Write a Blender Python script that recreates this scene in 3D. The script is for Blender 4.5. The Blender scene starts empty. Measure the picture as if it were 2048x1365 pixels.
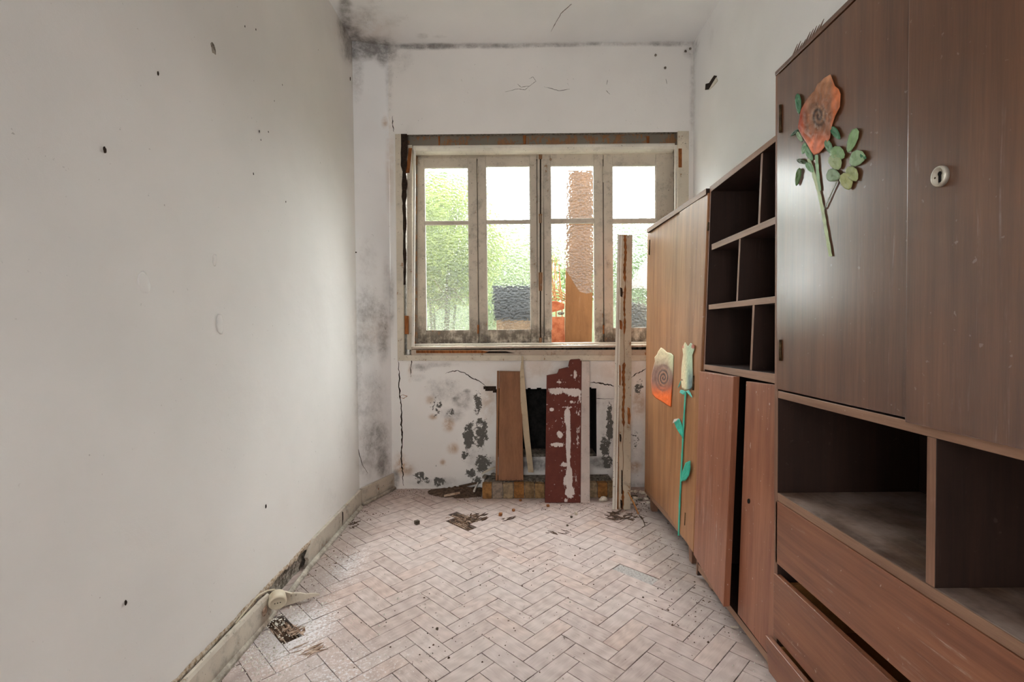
import bpy, bmesh, math, random
from mathutils import Vector, Matrix, Euler
from mathutils import noise as mn
rnd = random.Random(7)
SC = bpy.context.scene
COL = SC.collection
# ------------------------------------------------------------------ camera
CAMZ, FPX = 1.15, 967.0
cam = bpy.data.cameras.new('camera'); cam.lens = FPX/2048*36; cam.sensor_width = 36; cam.clip_start = 0.02
camo = bpy.data.objects.new('camera', cam); COL.objects.link(camo)
ROT = (Euler((math.radians(90-1.274), 0, math.radians(0.178))).to_matrix() @ Matrix.Rotation(math.radians(-0.5), 3, 'Z'))
camo.matrix_world = Matrix.Translation((0, 0, CAMZ)) @ ROT.to_4x4()
SC.camera = camo
CP = Vector((0, 0, CAMZ)); ROTI = ROT.transposed()
# ------------------------------------------------------------------ light
W = bpy.data.worlds.new('overcast_sky'); SC.world = W; W.use_nodes = True
bg = W.node_tree.nodes['Background']; bg.inputs[0].default_value = (0.93, 0.97, 1.0, 1); bg.inputs[1].default_value = 3.4
# overcast sky: three times as bright overhead as at the horizon
_n = W.node_tree.nodes; _tc = _n.new('ShaderNodeTexCoord'); _sx = _n.new('ShaderNodeSeparateXYZ'); _mr = _n.new('ShaderNodeMapRange'); _mx = _n.new('ShaderNodeMix'); _mx.data_type = 'RGBA'
W.node_tree.links.new(_tc.outputs['Generated'], _sx.inputs[0]); W.node_tree.links.new(_sx.outputs[2], _mr.inputs[0])
_mx.inputs[6].default_value = (.33, .335, .335, 1); _mx.inputs[7].default_value = (.95, .98, 1.0, 1)
W.node_tree.links.new(_mr.outputs[0], _mx.inputs[0]); W.node_tree.links.new(_mx.outputs[2], bg.inputs[0])
def area(name, loc, rot, sx, sy, power, col=(1, 1, 1), portal=False):
    l = bpy.data.lights.new(name, 'AREA'); l.shape = 'RECTANGLE'; l.size = sx; l.size_y = sy; l.energy = power; l.color = col
    o = bpy.data.objects.new(name, l); COL.objects.link(o); o.location = loc; o.rotation_euler = rot
    if portal: l.cycles.is_portal = True
    return o
sl = bpy.data.lights.new('hazy_sun', 'SUN'); sl.energy = 9.0; sl.angle = math.radians(88); sl.color = (0.97, 0.985, 1.0)
so = bpy.data.objects.new('hazy_sun', sl); COL.objects.link(so)
so.rotation_euler = Vector((-.06, .80, .52)).to_track_quat('Z', 'Y').to_euler()
area('window_portal', (0.17, 3.80, 1.85), (math.radians(-90), 0, 0), 2.1, 1.7, 1, portal=True)
area('rear_fill_light', (-.42, -1.75, 1.45), (math.radians(90), 0, 0), 0.95, 2.3, 10.5, (1.0, 1.0, 0.99))  # unseen lamp added behind the camera as fill
SC.view_settings.view_transform = 'Standard'; SC.view_settings.look = 'None'
SC.view_settings.gamma = 1; SC.view_settings.use_curve_mapping = False
SC.view_settings.exposure = 1.84
SC.cycles.adaptive_threshold = 0.02; SC.cycles.max_bounces = 12; SC.cycles.diffuse_bounces = 7; SC.cycles.transmission_bounces = 10
SC.cycles.transparent_max_bounces = 16; SC.cycles.sample_clamp_indirect = 6
# ------------------------------------------------------------------ pixel geometry
def ray(u, v): return ROT @ Vector(((u-1024)/FPX, (682.5-v)/FPX, -1))
def onY(u, v, y): d = ray(u, v); return CP + d*(y/d.y)
def onX(u, v, x): d = ray(u, v); return CP + d*(x/d.x)
def onZ(u, v, z): d = ray(u, v); return CP + d*((z-CAMZ)/d.z)
def onP(u, v, p, n): d = ray(u, v); return CP + d*((p-CP).dot(n)/d.dot(n))
def proj(p):
    c = ROTI @ (Vector(p)-CP)
    if c.z > -1e-4: return (-9999, -9999)
    return (1024+FPX*c.x/-c.z, 682.5-FPX*c.y/-c.z)
def lerp(a, b, t): return a+(b-a)*t
# ------------------------------------------------------------------ mesh helpers
def link(o, parent=None):
    COL.objects.link(o)
    if parent is not None:
        o.parent = parent
        if parent.type == 'EMPTY': o.matrix_parent_inverse = Matrix.Translation(-parent.location)
    return o
def mesh(name, vs, fs, mat, parent=None, smooth=False, bevel=0):
    me = bpy.data.meshes.new(name); me.from_pydata([tuple(v) for v in vs], [], fs); me.update()
    bm = bmesh.new(); bm.from_mesh(me); bmesh.ops.recalc_face_normals(bm, faces=bm.faces); bm.to_mesh(me); bm.free()
    if smooth: me.polygons.foreach_set('use_smooth', [True]*len(me.polygons))
    o = bpy.data.objects.new(name, me)
    for m in (mat if isinstance(mat, (list, tuple)) else [mat]): me.materials.append(m)
    link(o, parent)
    if bevel:
        b = o.modifiers.new('edge', 'BEVEL'); b.width = bevel; b.segments = 2; b.limit_method = 'ANGLE'
    return o
def thing(name, loc, label, cat, group=None):
    o = bpy.data.objects.new(name, None); o.location = loc; o.empty_display_size = 0.05; COL.objects.link(o)
    return tag(o, label, cat, group)
def tag(o, label, cat, group=None):
    o['label'] = label; o['category'] = cat
    if group: o['group'] = group
    return o
def struct(o): o['kind'] = 'structure'; return o
def stuff(o): o['kind'] = 'stuff'; return o
def lab(o, t): o['label'] = t; return o
class G:
    """gathers vertices and faces of one mesh"""
    def __init__(s): s.v = []; s.f = []
    def add(s, vs, fs):
        n = len(s.v); s.v += [Vector(p) for p in vs]; s.f += [tuple(i+n for i in f) for f in fs]; return s
    def prism(s, poly, vec):
        n = len(poly); vec = Vector(vec); a = [Vector(p) for p in poly]
        return s.add(a+[p+vec for p in a], [tuple(range(n)), tuple(range(2*n-1, n-1, -1))]+[(i, (i+1) % n, (i+1) % n+n, i+n) for i in range(n)])
    def box(s, x0, x1, y0, y1, z0, z1):
        return s.prism([(x0, y0, z0), (x1, y0, z0), (x1, y0, z1), (x0, y0, z1)], (0, y1-y0, 0))
    def tube(s, pts, r, n=8):
        pts = [Vector(p) for p in pts]; rs = r if isinstance(r, (list, tuple)) else [r]*len(pts)
        vs = []; fs = []
        for i, p in enumerate(pts):
            d = (pts[min(i+1, len(pts)-1)]-pts[max(i-1, 0)]).normalized()
            a = d.cross(Vector((0, 0, 1)) if abs(d.z) < .9 else Vector((1, 0, 0))).normalized(); b = d.cross(a)
            vs += [p+(a*math.cos(2*math.pi*k/n)+b*math.sin(2*math.pi*k/n))*rs[i] for k in range(n)]
        for i in range(len(pts)-1):
            fs += [(i*n+k, i*n+(k+1) % n, (i+1)*n+(k+1) % n, (i+1)*n+k) for k in range(n)]
        fs += [tuple(range(n)), tuple(range((len(pts)-1)*n, len(pts)*n))]
        return s.add(vs, fs)
    def lump(s, c, r, seed=0, squash=(1, 1, 1), sub=2, amp=.45):
        bm = bmesh.new(); bmesh.ops.create_icosphere(bm, subdivisions=sub, radius=1)
        c = Vector(c); off = Vector((seed*3.7, seed*1.3, seed*2.1))
        for v in bm.verts:
            k = 1+amp*mn.noise(v.co*1.4+off)
            v.co = Vector((v.co.x*squash[0], v.co.y*squash[1], v.co.z*squash[2]))*r*k
        bm.verts.ensure_lookup_table()
        s.add([c+v.co for v in bm.verts], [tuple(v.index for v in f.verts) for f in bm.faces]); bm.free(); return s
    def make(s, name, mat, parent=None, **k): return mesh(name, s.v, s.f, mat, parent, **k)
def box(name, x0, x1, y0, y1, z0, z1, mat, parent=None, bevel=0.002): return G().box(x0, x1, y0, y1, z0, z1).make(name, mat, parent, bevel=bevel)
def slab(name, quad, vec, mat, parent=None, bevel=0.002): return G().prism(quad, vec).make(name, mat, parent, bevel=bevel)
# ------------------------------------------------------------------ material helpers
class NT:
    def __init__(s, name):
        s.m = bpy.data.materials.new(name); s.m.use_nodes = True; s.t = s.m.node_tree
        s.b = s.t.nodes['Principled BSDF']; s.out = s.t.nodes['Material Output']
        s.geo = s.n('ShaderNodeTexCoord'); s.obj = s.geo.outputs['Object']; s.uv = s.geo.outputs['UV']
    def n(s, typ, **k):
        x = s.t.nodes.new(typ)
        for a, b in k.items(): setattr(x, a, b)
        return x
    def set(s, sock, val):
        if isinstance(val, bpy.types.NodeSocket): s.t.links.new(val, sock)
        elif val is not None: sock.default_value = val
    def map(s, vec, scale=(1, 1, 1), loc=(0, 0, 0), rot=(0, 0, 0)):
        m = s.n('ShaderNodeMapping'); s.set(m.inputs[0], vec); s.set(m.inputs['Scale'], scale); s.set(m.inputs['Location'], loc); s.set(m.inputs['Rotation'], rot); return m.outputs[0]
    def noise(s, vec, scale, detail=4, rough=.6, dist=0):
        x = s.n('ShaderNodeTexNoise'); s.set(x.inputs['Vector'], vec)
        for a, b in (('Scale', scale), ('Detail', detail), ('Roughness', rough), ('Distortion', dist)): s.set(x.inputs[a], b)
        return x.outputs[0]
    def vor(s, vec, scale, feature='F1', out=0, rand=1):
        x = s.n('ShaderNodeTexVoronoi', feature=feature); s.set(x.inputs['Vector'], vec); s.set(x.inputs['Scale'], scale); s.set(x.inputs['Randomness'], rand); return x.outputs[out]
    def math(s, op, a, b=None, c=None, clamp=False):
        x = s.n('ShaderNodeMath', operation=op, use_clamp=clamp); s.set(x.inputs[0], a); s.set(x.inputs[1], b); s.set(x.inputs[2], c); return x.outputs[0]
    def step(s, v, lo, hi, t0=0, t1=1):
        x = s.n('ShaderNodeMapRange', interpolation_type='SMOOTHSTEP'); s.set(x.inputs[0], v)
        for i, q in enumerate((lo, hi, t0, t1)): s.set(x.inputs[1+i], q)
        return x.outputs[0]
    def ramp(s, v, *stops):
        x = s.n('ShaderNodeValToRGB'); s.set(x.inputs[0], v); e = x.color_ramp.elements
        while len(e) < len(stops): e.new(.5)
        for k, (p, c) in enumerate(stops): e[k].position = p; e[k].color = (*c, 1)
        return x.outputs[0]
    def mix(s, f, a, b, typ='MIX'):
        x = s.n('ShaderNodeMix', data_type='RGBA', blend_type=typ); s.set(x.inputs[0], f)
        for i, q in ((6, a), (7, b)): s.set(x.inputs[i], (*q, 1) if isinstance(q, tuple) and len(q) == 3 else q)
        return x.outputs[2]
    def attr(s, name, out='Fac'):
        x = s.n('ShaderNodeAttribute', attribute_name=name); return x.outputs[out]
    def bump(s, h, strength=.3, dist=.01):
        x = s.n('ShaderNodeBump'); s.set(x.inputs['Strength'], strength); s.set(x.inputs['Distance'], dist); s.set(x.inputs['Height'], h); s.set(s.b.inputs['Normal'], x.outputs[0]); return x.outputs[0]
    def fin(s, col=None, rough=None, spec=None, metal=None):
        s.set(s.b.inputs['Base Color'], (*col, 1) if isinstance(col, tuple) else col); s.set(s.b.inputs['Roughness'], rough)
        s.set(s.b.inputs['Specular IOR Level'], spec); s.set(s.b.inputs['Metallic'], metal); return s.m
def lin(r, g, b):
    f = lambda c: (c/255)/12.92 if c <= 10 else ((c/255+.055)/1.055)**2.4
    return (f(r), f(g), f(b))
def m_plaster(name, base, speck=.5):
    t = NT(name); p = t.obj
    sep = t.n('ShaderNodeSeparateColor'); t.set(sep.inputs[0], t.attr('mask', 'Color'))
    big = t.noise(p, 1.3, 3); n1 = t.noise(p, 9, 8, .7, .3); n2 = t.noise(p, 22, 8, .72, .4); fine = t.noise(p, 140, 3, .6)
    c = t.mix(t.step(big, .3, .7), tuple(x*.95 for x in base), tuple(min(1, x*1.04) for x in base))
    st = t.math('MULTIPLY', sep.outputs[2], t.step(n1, .3, .62), clamp=True)
    c = t.mix(st, c, lin(176, 138, 98))
    v = t.math('MULTIPLY', sep.outputs[0], t.math('ADD', t.math('MULTIPLY', n1, 1.5), t.math('MULTIPLY', t.math('SUBTRACT', n2, .5), 1.2)))
    c = t.mix(t.step(v, .12, .95, 0, .8), c, lin(104, 99, 96))
    # small flecks of dirt
    sp = t.math('MULTIPLY', t.step(t.noise(p, 75, 2, .5), .70, .76), t.math('ADD', t.step(n1, .5, .62, 0, speck), sep.outputs[0], clamp=True))
    c = t.mix(t.math('MULTIPLY', sp, .8), c, lin(90, 78, 66))
    n3 = t.noise(p, 75, 4, .7); g = t.math('ADD', sep.outputs[1], t.math('ADD', t.math('MULTIPLY', t.math('SUBTRACT', n2, .5), 2.0), t.math('MULTIPLY', t.math('SUBTRACT', n3, .5), .9)))
    pe = t.math('MULTIPLY', t.step(g, .52, .57), t.step(sep.outputs[1], .03, .1))
    c = t.mix(pe, c, t.mix(fine, lin(86, 84, 80), lin(118, 114, 108)))
    h = t.math('ADD', t.math('MULTIPLY', t.noise(p, 28, 6, .65), .35), t.math('MULTIPLY', pe, -1.0))
    h = t.math('ADD', h, t.math('MULTIPLY', t.noise(p, 260, 2), .10))
    h = t.math('ADD', h, t.math('MULTIPLY', t.noise(p, 4, 3), 1.6))
    t.bump(h, .38, .006)
    return t.fin(c, .9, .2)
def m_wood(name, dark, light, axis='z', rough=.38, scuff=.35, coat=.25, dust=0):
    """veneer with straight grain along one axis"""
    t = NT(name)
    rn = t.n('ShaderNodeObjectInfo').outputs['Random']
    off = t.n('ShaderNodeCombineXYZ'); t.set(off.inputs[0], t.math('MULTIPLY', rn, 17)); t.set(off.inputs[1], t.math('MULTIPLY', rn, 31)); t.set(off.inputs[2], t.math('MULTIPLY', rn, 11))
    p = t.n('ShaderNodeVectorMath', operation='ADD'); t.set(p.inputs[0], t.obj); t.set(p.inputs[1], off.outputs[0]); p = p.outputs[0]
    S = {'z': (1, 1, .045), 'y': (1, .045, 1), 'x': (.045, 1, 1)}[axis]
    q = t.map(p, S)
    a = t.noise(q, 26, 5, .62, .25); b = t.noise(q, 140, 3, .7); w = t.noise(p, 3.0, 4, .6)
    v = t.math('ADD', t.math('MULTIPLY', a, .75), t.math('MULTIPLY', b, .35))
    v = t.math('ADD', v, t.math('MULTIPLY', t.math('SUBTRACT', w, .5), .35))
    c = t.ramp(v, (.34, dark), (.78, light))
    s1 = t.step(t.noise(t.map(p, S), 34, 6, .75, 1.2), .55, .68); s2 = t.step(t.noise(p, 5, 5, .7), .50, .66)
    sc = t.math('MULTIPLY', t.math('MULTIPLY', s1, s2), scuff)
    fl = t.math('MULTIPLY', t.step(t.noise(p, 60, 2, .5), .71, .75), scuff)
    sc = t.math('MAXIMUM', sc, fl)
    if dust: sc = t.math('MAXIMUM', sc, t.math('MULTIPLY', t.step(t.noise(p, 4, 5, .7), .35, .7), dust))
    c = t.mix(sc, c, lin(196, 176, 166))
    t.bump(t.math('ADD', t.math('MULTIPLY', b, .4), t.math('MULTIPLY', w, 1.2)), .10, .004)
    t.set(t.b.inputs['Coat Weight'], coat); t.set(t.b.inputs['Coat Roughness'], .22)
    return t.fin(c, t.math('ADD', rough, t.math('MULTIPLY', t.math('ADD', sc, t.math('MULTIPLY', w, .3)), .5)), .4)
def m_paint(name, base, dirt=.5, rot=.15, rough=.6, grime=None):
    t = NT(name); p = t.obj
    q = t.map(p, (1, 1, .18))
    n1 = t.noise(p, 14, 7, .7); n2 = t.noise(q, 60, 5, .7); n3 = t.noise(p, 95, 2, .5)
    c = t.mix(t.step(t.noise(p, 2.5, 3), .35, .65), base, tuple(x*.84 for x in base))
    c = t.mix(t.math('MULTIPLY', t.step(n1, .48, .70), dirt), c, tuple(x*.42 for x in base))
    c = t.mix(t.math('MULTIPLY', t.step(n3, .69, .74), .75), c, lin(62, 54, 46))
    if grime:
        sz = t.n('ShaderNodeSeparateXYZ'); t.set(sz.inputs[0], p)
        gz = t.math('MULTIPLY', t.step(sz.outputs[2], grime[0], grime[1], 1, 0), t.step(t.math('ADD', n1, t.math('MULTIPLY', n2, .4)), .48, .80))
        c = t.mix(t.math('MULTIPLY', gz, .9), c, lin(66, 54, 42))
    rr = t.step(t.math('ADD', t.math('MULTIPLY', n1, .6), t.math('MULTIPLY', n2, .4)), .70-rot, .72-rot)
    c = t.mix(rr, c, t.mix(n2, lin(96, 62, 38), lin(170, 128, 88)))
    t.bump(t.math('ADD', t.math('MULTIPLY', n2, .6), t.math('MULTIPLY', rr, -.8)), .35, .003)
    return t.fin(c, rough, .35)
def m_flat(name, c1, c2, scale=30, rough=.8, bump=.3, dist=.004, axis=None, metal=0, spec=.3):
    t = NT(name); p = t.obj if axis is None else t.map(t.obj, axis)
    n = t.noise(p, scale, 6, .65); c = t.mix(t.step(n, .32, .68), c1, c2)
    t.bump(n, bump, dist); return t.fin(c, rough, spec, metal)
def m_col(name, rough=.55, crinkle=.3):
    t = NT(name); t.bump(t.noise(t.obj, 120, 4, .6), crinkle, .003); return t.fin(t.attr('col', 'Color'), rough, .35)
def m_leaf():
    t = NT('leaf'); c = t.attr('col', 'Color'); t.fin(c, .5, .3)
    tl = t.n('ShaderNodeBsdfTranslucent'); t.set(tl.inputs[0], c); m = t.n('ShaderNodeMixShader'); t.set(m.inputs[0], .4)
    t.t.links.new(t.b.outputs[0], m.inputs[1]); t.t.links.new(tl.outputs[0], m.inputs[2]); t.t.links.new(m.outputs[0], t.out.inputs[0]); return t.m
def m_parquet():
    t = NT('parquet_oak')
    rn = t.math('FRACT', t.math('ADD', t.n('ShaderNodeObjectInfo').outputs['Random'], t.attr('rnd')))
    pos = t.n('ShaderNodeNewGeometry').outputs['Position']
    off = t.n('ShaderNodeCombineXYZ'); t.set(off.inputs[0], t.math('MULTIPLY', rn, 19)); t.set(off.inputs[1], t.math('MULTIPLY', rn, 7))
    p = t.n('ShaderNodeVectorMath', operation='ADD'); t.set(p.inputs[0], t.uv); t.set(p.inputs[1], off.outputs[0]); p = p.outputs[0]
    g1 = t.noise(t.map(p, (.12, 1, 1)), 60, 5, .65, .8); g2 = t.noise(t.map(p, (.05, 1, 1)), 260, 2, .6)
    wv = t.n('ShaderNodeTexWave', wave_type='RINGS', rings_direction='Y'); t.set(wv.inputs['Vector'], t.map(p, (.22, 1, 1)))
    for a, b in (('Scale', 20.0), ('Distortion', 5.0), ('Detail', 2.0), ('Detail Scale', 1.2)): t.set(wv.inputs[a], b)
    v = t.math('ADD', t.math('MULTIPLY', g1, .55), t.math('MULTIPLY', wv.outputs['Fac'], .2)); v = t.math('ADD', v, t.math('MULTIPLY', g2, .25))
    c = t.ramp(v, (.25, lin(166, 145, 136)), (.75, lin(219, 203, 197)))
    tint = t.ramp(rn, (0, lin(228, 218, 212)), (.35, lin(255, 253, 250)), (.7, lin(236, 230, 228)), (1, lin(255, 240, 228)))
    c = t.mix(.8, c, tint, 'MULTIPLY')
    # pale dust film over the far half, gritty dirt, worm-eaten flecks
    d = t.noise(pos, 2.2, 5, .65); c = t.mix(t.step(d, .36, .66, .12, .5), c, lin(206, 194, 190))
    gr = t.noise(pos, 11, 8, .75); c = t.mix(t.step(gr, .56, .74, 0, .45), c, lin(122, 104, 94))
    fl = t.step(t.noise(pos, 48, 2, .55), .705, .74); c = t.mix(t.math('MULTIPLY', fl, .8), c, lin(84, 66, 52))
    sx = t.n('ShaderNodeSeparateXYZ'); t.set(sx.inputs[0], pos)
    def ell(x, y, rx, ry):
        a = t.math('DIVIDE', t.math('SUBTRACT', sx.outputs[0], x), rx); b = t.math('DIVIDE', t.math('SUBTRACT', sx.outputs[1], y), ry)
        return t.math('SUBTRACT', 1, t.math('SQRT', t.math('ADD', t.math('MULTIPLY', a, a), t.math('MULTIPLY', b, b))), clamp=True)
    e = t.math('MAXIMUM', ell(-.86, 1.82, .30, .42), t.math('MULTIPLY', ell(-.83, 2.35, .22, .5), .7))
    e = t.math('MAXIMUM', e, t.math('MULTIPLY', ell(-.6, 1.55, .5, .5), .6))
    wd = t.math('ADD', e, t.math('MULTIPLY', t.math('SUBTRACT', t.noise(pos, 90, 4, .75), .5), 2.2))
    c = t.mix(t.math('MULTIPLY', t.math('MULTIPLY', t.step(wd, .42, .85), t.step(e, .02, .25)), .85), c, lin(238, 236, 238))
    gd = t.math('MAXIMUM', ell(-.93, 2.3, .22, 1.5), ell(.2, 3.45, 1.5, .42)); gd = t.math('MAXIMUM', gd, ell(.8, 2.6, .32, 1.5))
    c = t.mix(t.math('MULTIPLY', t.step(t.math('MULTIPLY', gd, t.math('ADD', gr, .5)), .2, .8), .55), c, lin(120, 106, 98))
    su = t.n('ShaderNodeSeparateXYZ'); t.set(su.inputs[0], t.uv)
    ed = t.math('MINIMUM', t.math('SUBTRACT', L_/2, t.math('ABSOLUTE', su.outputs[0])), t.math('SUBTRACT', W_/2, t.math('ABSOLUTE', su.outputs[1])))
    ed = t.math('SUBTRACT', ed, t.math('MULTIPLY', t.step(gr, .42, .66), .0016))
    c = t.mix(t.step(ed, .0004, .0015, t.step(t.noise(pos, 6, 3), .35, .65, .12, .8), 0), c, lin(74, 60, 52))
    t.bump(t.math('ADD', g2, t.math('MULTIPLY', gr, 1.5)), .12, .002)
    return t.fin(c, t.math('ADD', .42, t.math('MULTIPLY', d, .35)), .35)
def m_glass():
    t = NT('hammered_glass'); q = t.map(t.obj, (1, 1, 1.2))
    v = t.vor(q, 58, 'SMOOTH_F1', 0, .95); e = t.vor(q, 58, 'DISTANCE_TO_EDGE', 0, .95)
    h = t.math('ADD', v, t.math('MULTIPLY', t.noise(t.obj, 30, 2), .4))
    bp = t.n('ShaderNodeBump'); t.set(bp.inputs['Strength'], 1.0); t.set(bp.inputs['Distance'], .016); t.set(bp.inputs['Height'], h)
    # cell borders tinted darker, painting in the dark lines of refraction
    c = t.mix(t.math('MULTIPLY', t.step(e, .0, .16, 1, 0), t.step(t.noise(t.obj, 7, 3), .25, .6, .25, 1)), (.96, .985, .97), (.52, .56, .54))
    rf = t.n('ShaderNodeBsdfRefraction'); t.set(rf.inputs['Color'], c); t.set(rf.inputs['Roughness'], .02); t.set(rf.inputs['IOR'], 1.16); t.set(rf.inputs['Normal'], bp.outputs[0])
    tr = t.n('ShaderNodeBsdfTransparent'); t.set(tr.inputs[0], c)
    gl = t.n('ShaderNodeBsdfGlossy'); t.set(gl.inputs['Roughness'], .12); t.set(gl.inputs['Normal'], bp.outputs[0])
    tl = t.n('ShaderNodeBsdfTranslucent'); t.set(tl.inputs[0], (.9, .93, .92, 1)); t.set(tl.inputs['Normal'], bp.outputs[0])
    def mx(f, a, b): x = t.n('ShaderNodeMixShader'); t.set(x.inputs[0], f); t.t.links.new(a.outputs[0], x.inputs[1]); t.t.links.new(b.outputs[0], x.inputs[2]); return x
    o = mx(.05, mx(.035, mx(.40, rf, tr), tl), gl)
    t.t.links.new(o.outputs[0], t.out.inputs[0]); return t.m
def m_clear():
    t = NT('glass_outer_face'); tr = t.n('ShaderNodeBsdfTransparent'); t.set(tr.inputs[0], (.98, .99, .985, 1)); t.t.links.new(tr.outputs[0], t.out.inputs[0]); return t.m
L_, W_ = .2082, .0705
M = dict(
    wall=m_plaster('wall_plaster', lin(236, 236, 236)), wall_l=m_plaster('left_wall_plaster', lin(221, 218, 214)), ceil=m_plaster('ceiling_plaster', lin(234, 234, 234), .2),
    low=m_plaster('back_plaster', lin(232, 229, 225)),
    parq=m_parquet(), screed=m_flat('rotten_screed', lin(58, 42, 32), lin(112, 90, 74), 40, .95, .8, .006),
    cement=m_flat('cement_fill', lin(152, 146, 142), lin(194, 189, 185), 90, .9, .5, .003),
    rot=m_flat('rotten_wood', lin(112, 82, 62), lin(206, 182, 162), 60, .9, .8, .004, (.3, 1, 1)),
    masonry=m_flat('rough_masonry', lin(92, 84, 74), lin(176, 168, 156), 55, .95, 1, .008),
    soot=m_flat('soot', (.004, .004, .004), (.02, .018, .016), 20, .95), ash=m_flat('ash', lin(80, 72, 64), lin(150, 140, 128), 40, .95, .8, .006),
    crack=m_flat('crack_void', lin(28, 20, 15), lin(58, 42, 30), 90, .95), web=m_flat('cobweb', lin(92, 88, 84), lin(120, 114, 108), 60, .9),
    frame=m_paint('window_paint', lin(206, 195, 178), .55, .09, .6, (1.05, 1.32)), casing=m_paint('casing_paint', lin(214, 203, 184), .35, .1), bare=m_paint('bare_grey_batten', lin(128, 119, 106), .6, .19),
    bright=m_paint('bead_paint', lin(226, 220, 208), .25, .05), sill=m_paint('sill_paint', lin(192, 176, 158), .6, .12), skirt=m_paint('skirting_paint', lin(200, 190, 175), .7, .09, .7, (-.03, .055)),
    rust=m_flat('raw_wood', lin(112, 62, 26), lin(168, 104, 52), 60, .8, .5, .003, (1, 1, .2)),
    oak1=m_wood('wardrobe_veneer', lin(126, 82, 50), lin(182, 132, 90), 'z', .34, .35),
    oak2=m_wood('middle_veneer', lin(122, 72, 50), lin(168, 112, 84), 'z', .38, .8),
    oak3=m_wood('tall_veneer', lin(76, 46, 29), lin(114, 74, 48), 'z', .30, .18, 1.0),
    draw=m_wood('drawer_veneer', lin(104, 60, 40), lin(150, 97, 68), 'y', .36, .55),
    edge=m_wood('lipping', lin(112, 80, 60), lin(160, 124, 100), 'y', .5, .3, .1), edgez=m_wood('lipping_upright', lin(106, 72, 54), lin(150, 112, 90), 'z', .5, .3, .1),
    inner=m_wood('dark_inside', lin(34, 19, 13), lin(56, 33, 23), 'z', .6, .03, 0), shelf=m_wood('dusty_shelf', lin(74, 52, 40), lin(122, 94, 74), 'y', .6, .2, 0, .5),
    light=m_wood('pale_drawer_side', lin(150, 96, 48), lin(190, 132, 76), 'y', .6, .1, 0),
    metal=m_flat('old_brass', lin(52, 40, 28), lin(96, 78, 54), 60, .5, .3, .002, None, .7), plate=m_flat('nickel_plate', lin(166, 160, 146), lin(206, 200, 186), 30, .35, .1, .002, None, .5),
    hole=m_flat('black_hole', (.002, .002, .002), (.006, .005, .004), 20, .9),
    decal=m_col('printed_sticker', .45, .5), paper=m_flat('sticker_back', lin(225, 215, 205), lin(240, 232, 224), 50, .7),
    glass=m_glass(), glass_out=m_clear(), leaf=m_leaf(),
)
# ------------------------------------------------------------------ walls
YB = 3.5                                                     # inner face of the back wall
H = onY(1080, 88, YB).z
XR = onZ(1440, 0, H).x
def sm(x): x = max(0, min(1, x)); return x*x*(3-2*x)
def blobs(lst, u, v):
    r = 0
    for (a, b, ra, rb, s) in lst:
        d = math.hypot((u-a)/ra, (v-b)/rb)
        if d < 1.6: r = max(r, s*sm((1.6-d)/1.25))
    return r
MOLD = [(1070, 930, 44, 14, 1), (1060, 915, 30, 8, .8), (1200, 925, 22, 14, .9), (985, 930, 16, 20, .6), (1195, 800, 8, 30, .5), (690, 40, 16, 60, .9), (706, 90, 26, 40, .9), (735, 96, 42, 24, 1), (770, 104, 26, 30, .9), (725, 35, 32, 26, .5), (750, 10, 30, 24, .35), (790, 40, 40, 18, .3), (715, 150, 14, 60, .55),
        (850, 93, 90, 7, .9), (980, 92, 100, 6, .8), (1100, 90, 100, 5, .7), (1220, 88, 100, 5, .7), (1340, 88, 60, 6, .7), (845, 72, 14, 7, .5), (880, 74, 18, 5, .4), (800, 120, 30, 30, .4),
        (778, 150, 9, 90, .55), (735, 620, 32, 60, .6), (728, 690, 30, 40, .55), (765, 660, 14, 70, .75), (772, 560, 10, 60, .45), (735, 520, 24, 50, .4), (740, 800, 40, 70, .5), (750, 880, 34, 50, .75), (765, 930, 18, 30, .85), (735, 930, 24, 30, .6), (718, 780, 8, 120, .5), (790, 960, 10, 22, .9), (783, 600, 7, 80, .6),
        (690, 880, 20, 60, .3), (660, 1000, 30, 40, .3), (640, 950, 30, 70, .22), (700, 700, 10, 120, .25),
        (890, 780, 40, 26, .6), (925, 800, 24, 22, .7), (933, 783, 9, 5, 1), (912, 798, 10, 5, 1), (840, 735, 22, 9, .7), (834, 756, 20, 9, .5), (866, 765, 16, 8, .5), (905, 830, 26, 16, .6), (950, 900, 24, 60, .45), (870, 965, 60, 12, .6), (825, 940, 20, 26, .4), (1215, 850, 20, 70, .5), (1275, 900, 22, 80, .4), (1275, 975, 30, 14, .7), (1100, 745, 60, 12, .25), (870, 730, 60, 6, .5), (1010, 745, 14, 12, .3),
        (1385, 200, 7, 120, .5), (1420, 60, 10, 60, .3), (1380, 105, 16, 14, .5), (1390, 90, 10, 10, .6)]
PEEL = [(873, 812, 18, 20, .50), (903, 826, 11, 14, .52), (956, 806, 10, 26, .68), (937, 876, 13, 34, .74), (962, 868, 15, 38, .70), (966, 928, 18, 22, .8), (927, 912, 7, 14, .7), (941, 948, 12, 13, .74), (953, 962, 12, 10, .76), (838, 955, 13, 13, .66), (878, 964, 15, 11, .68), (853, 962, 9, 8, .62), (1219, 850, 8, 52, .78), (1210, 895, 11, 30, .74), (1216, 925, 10, 20, .66), (1277, 776, 11, 18, .62), (873, 936, 5, 6, .6), (950, 840, 8, 10, .55), (1270, 880, 12, 30, .42)]
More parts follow.
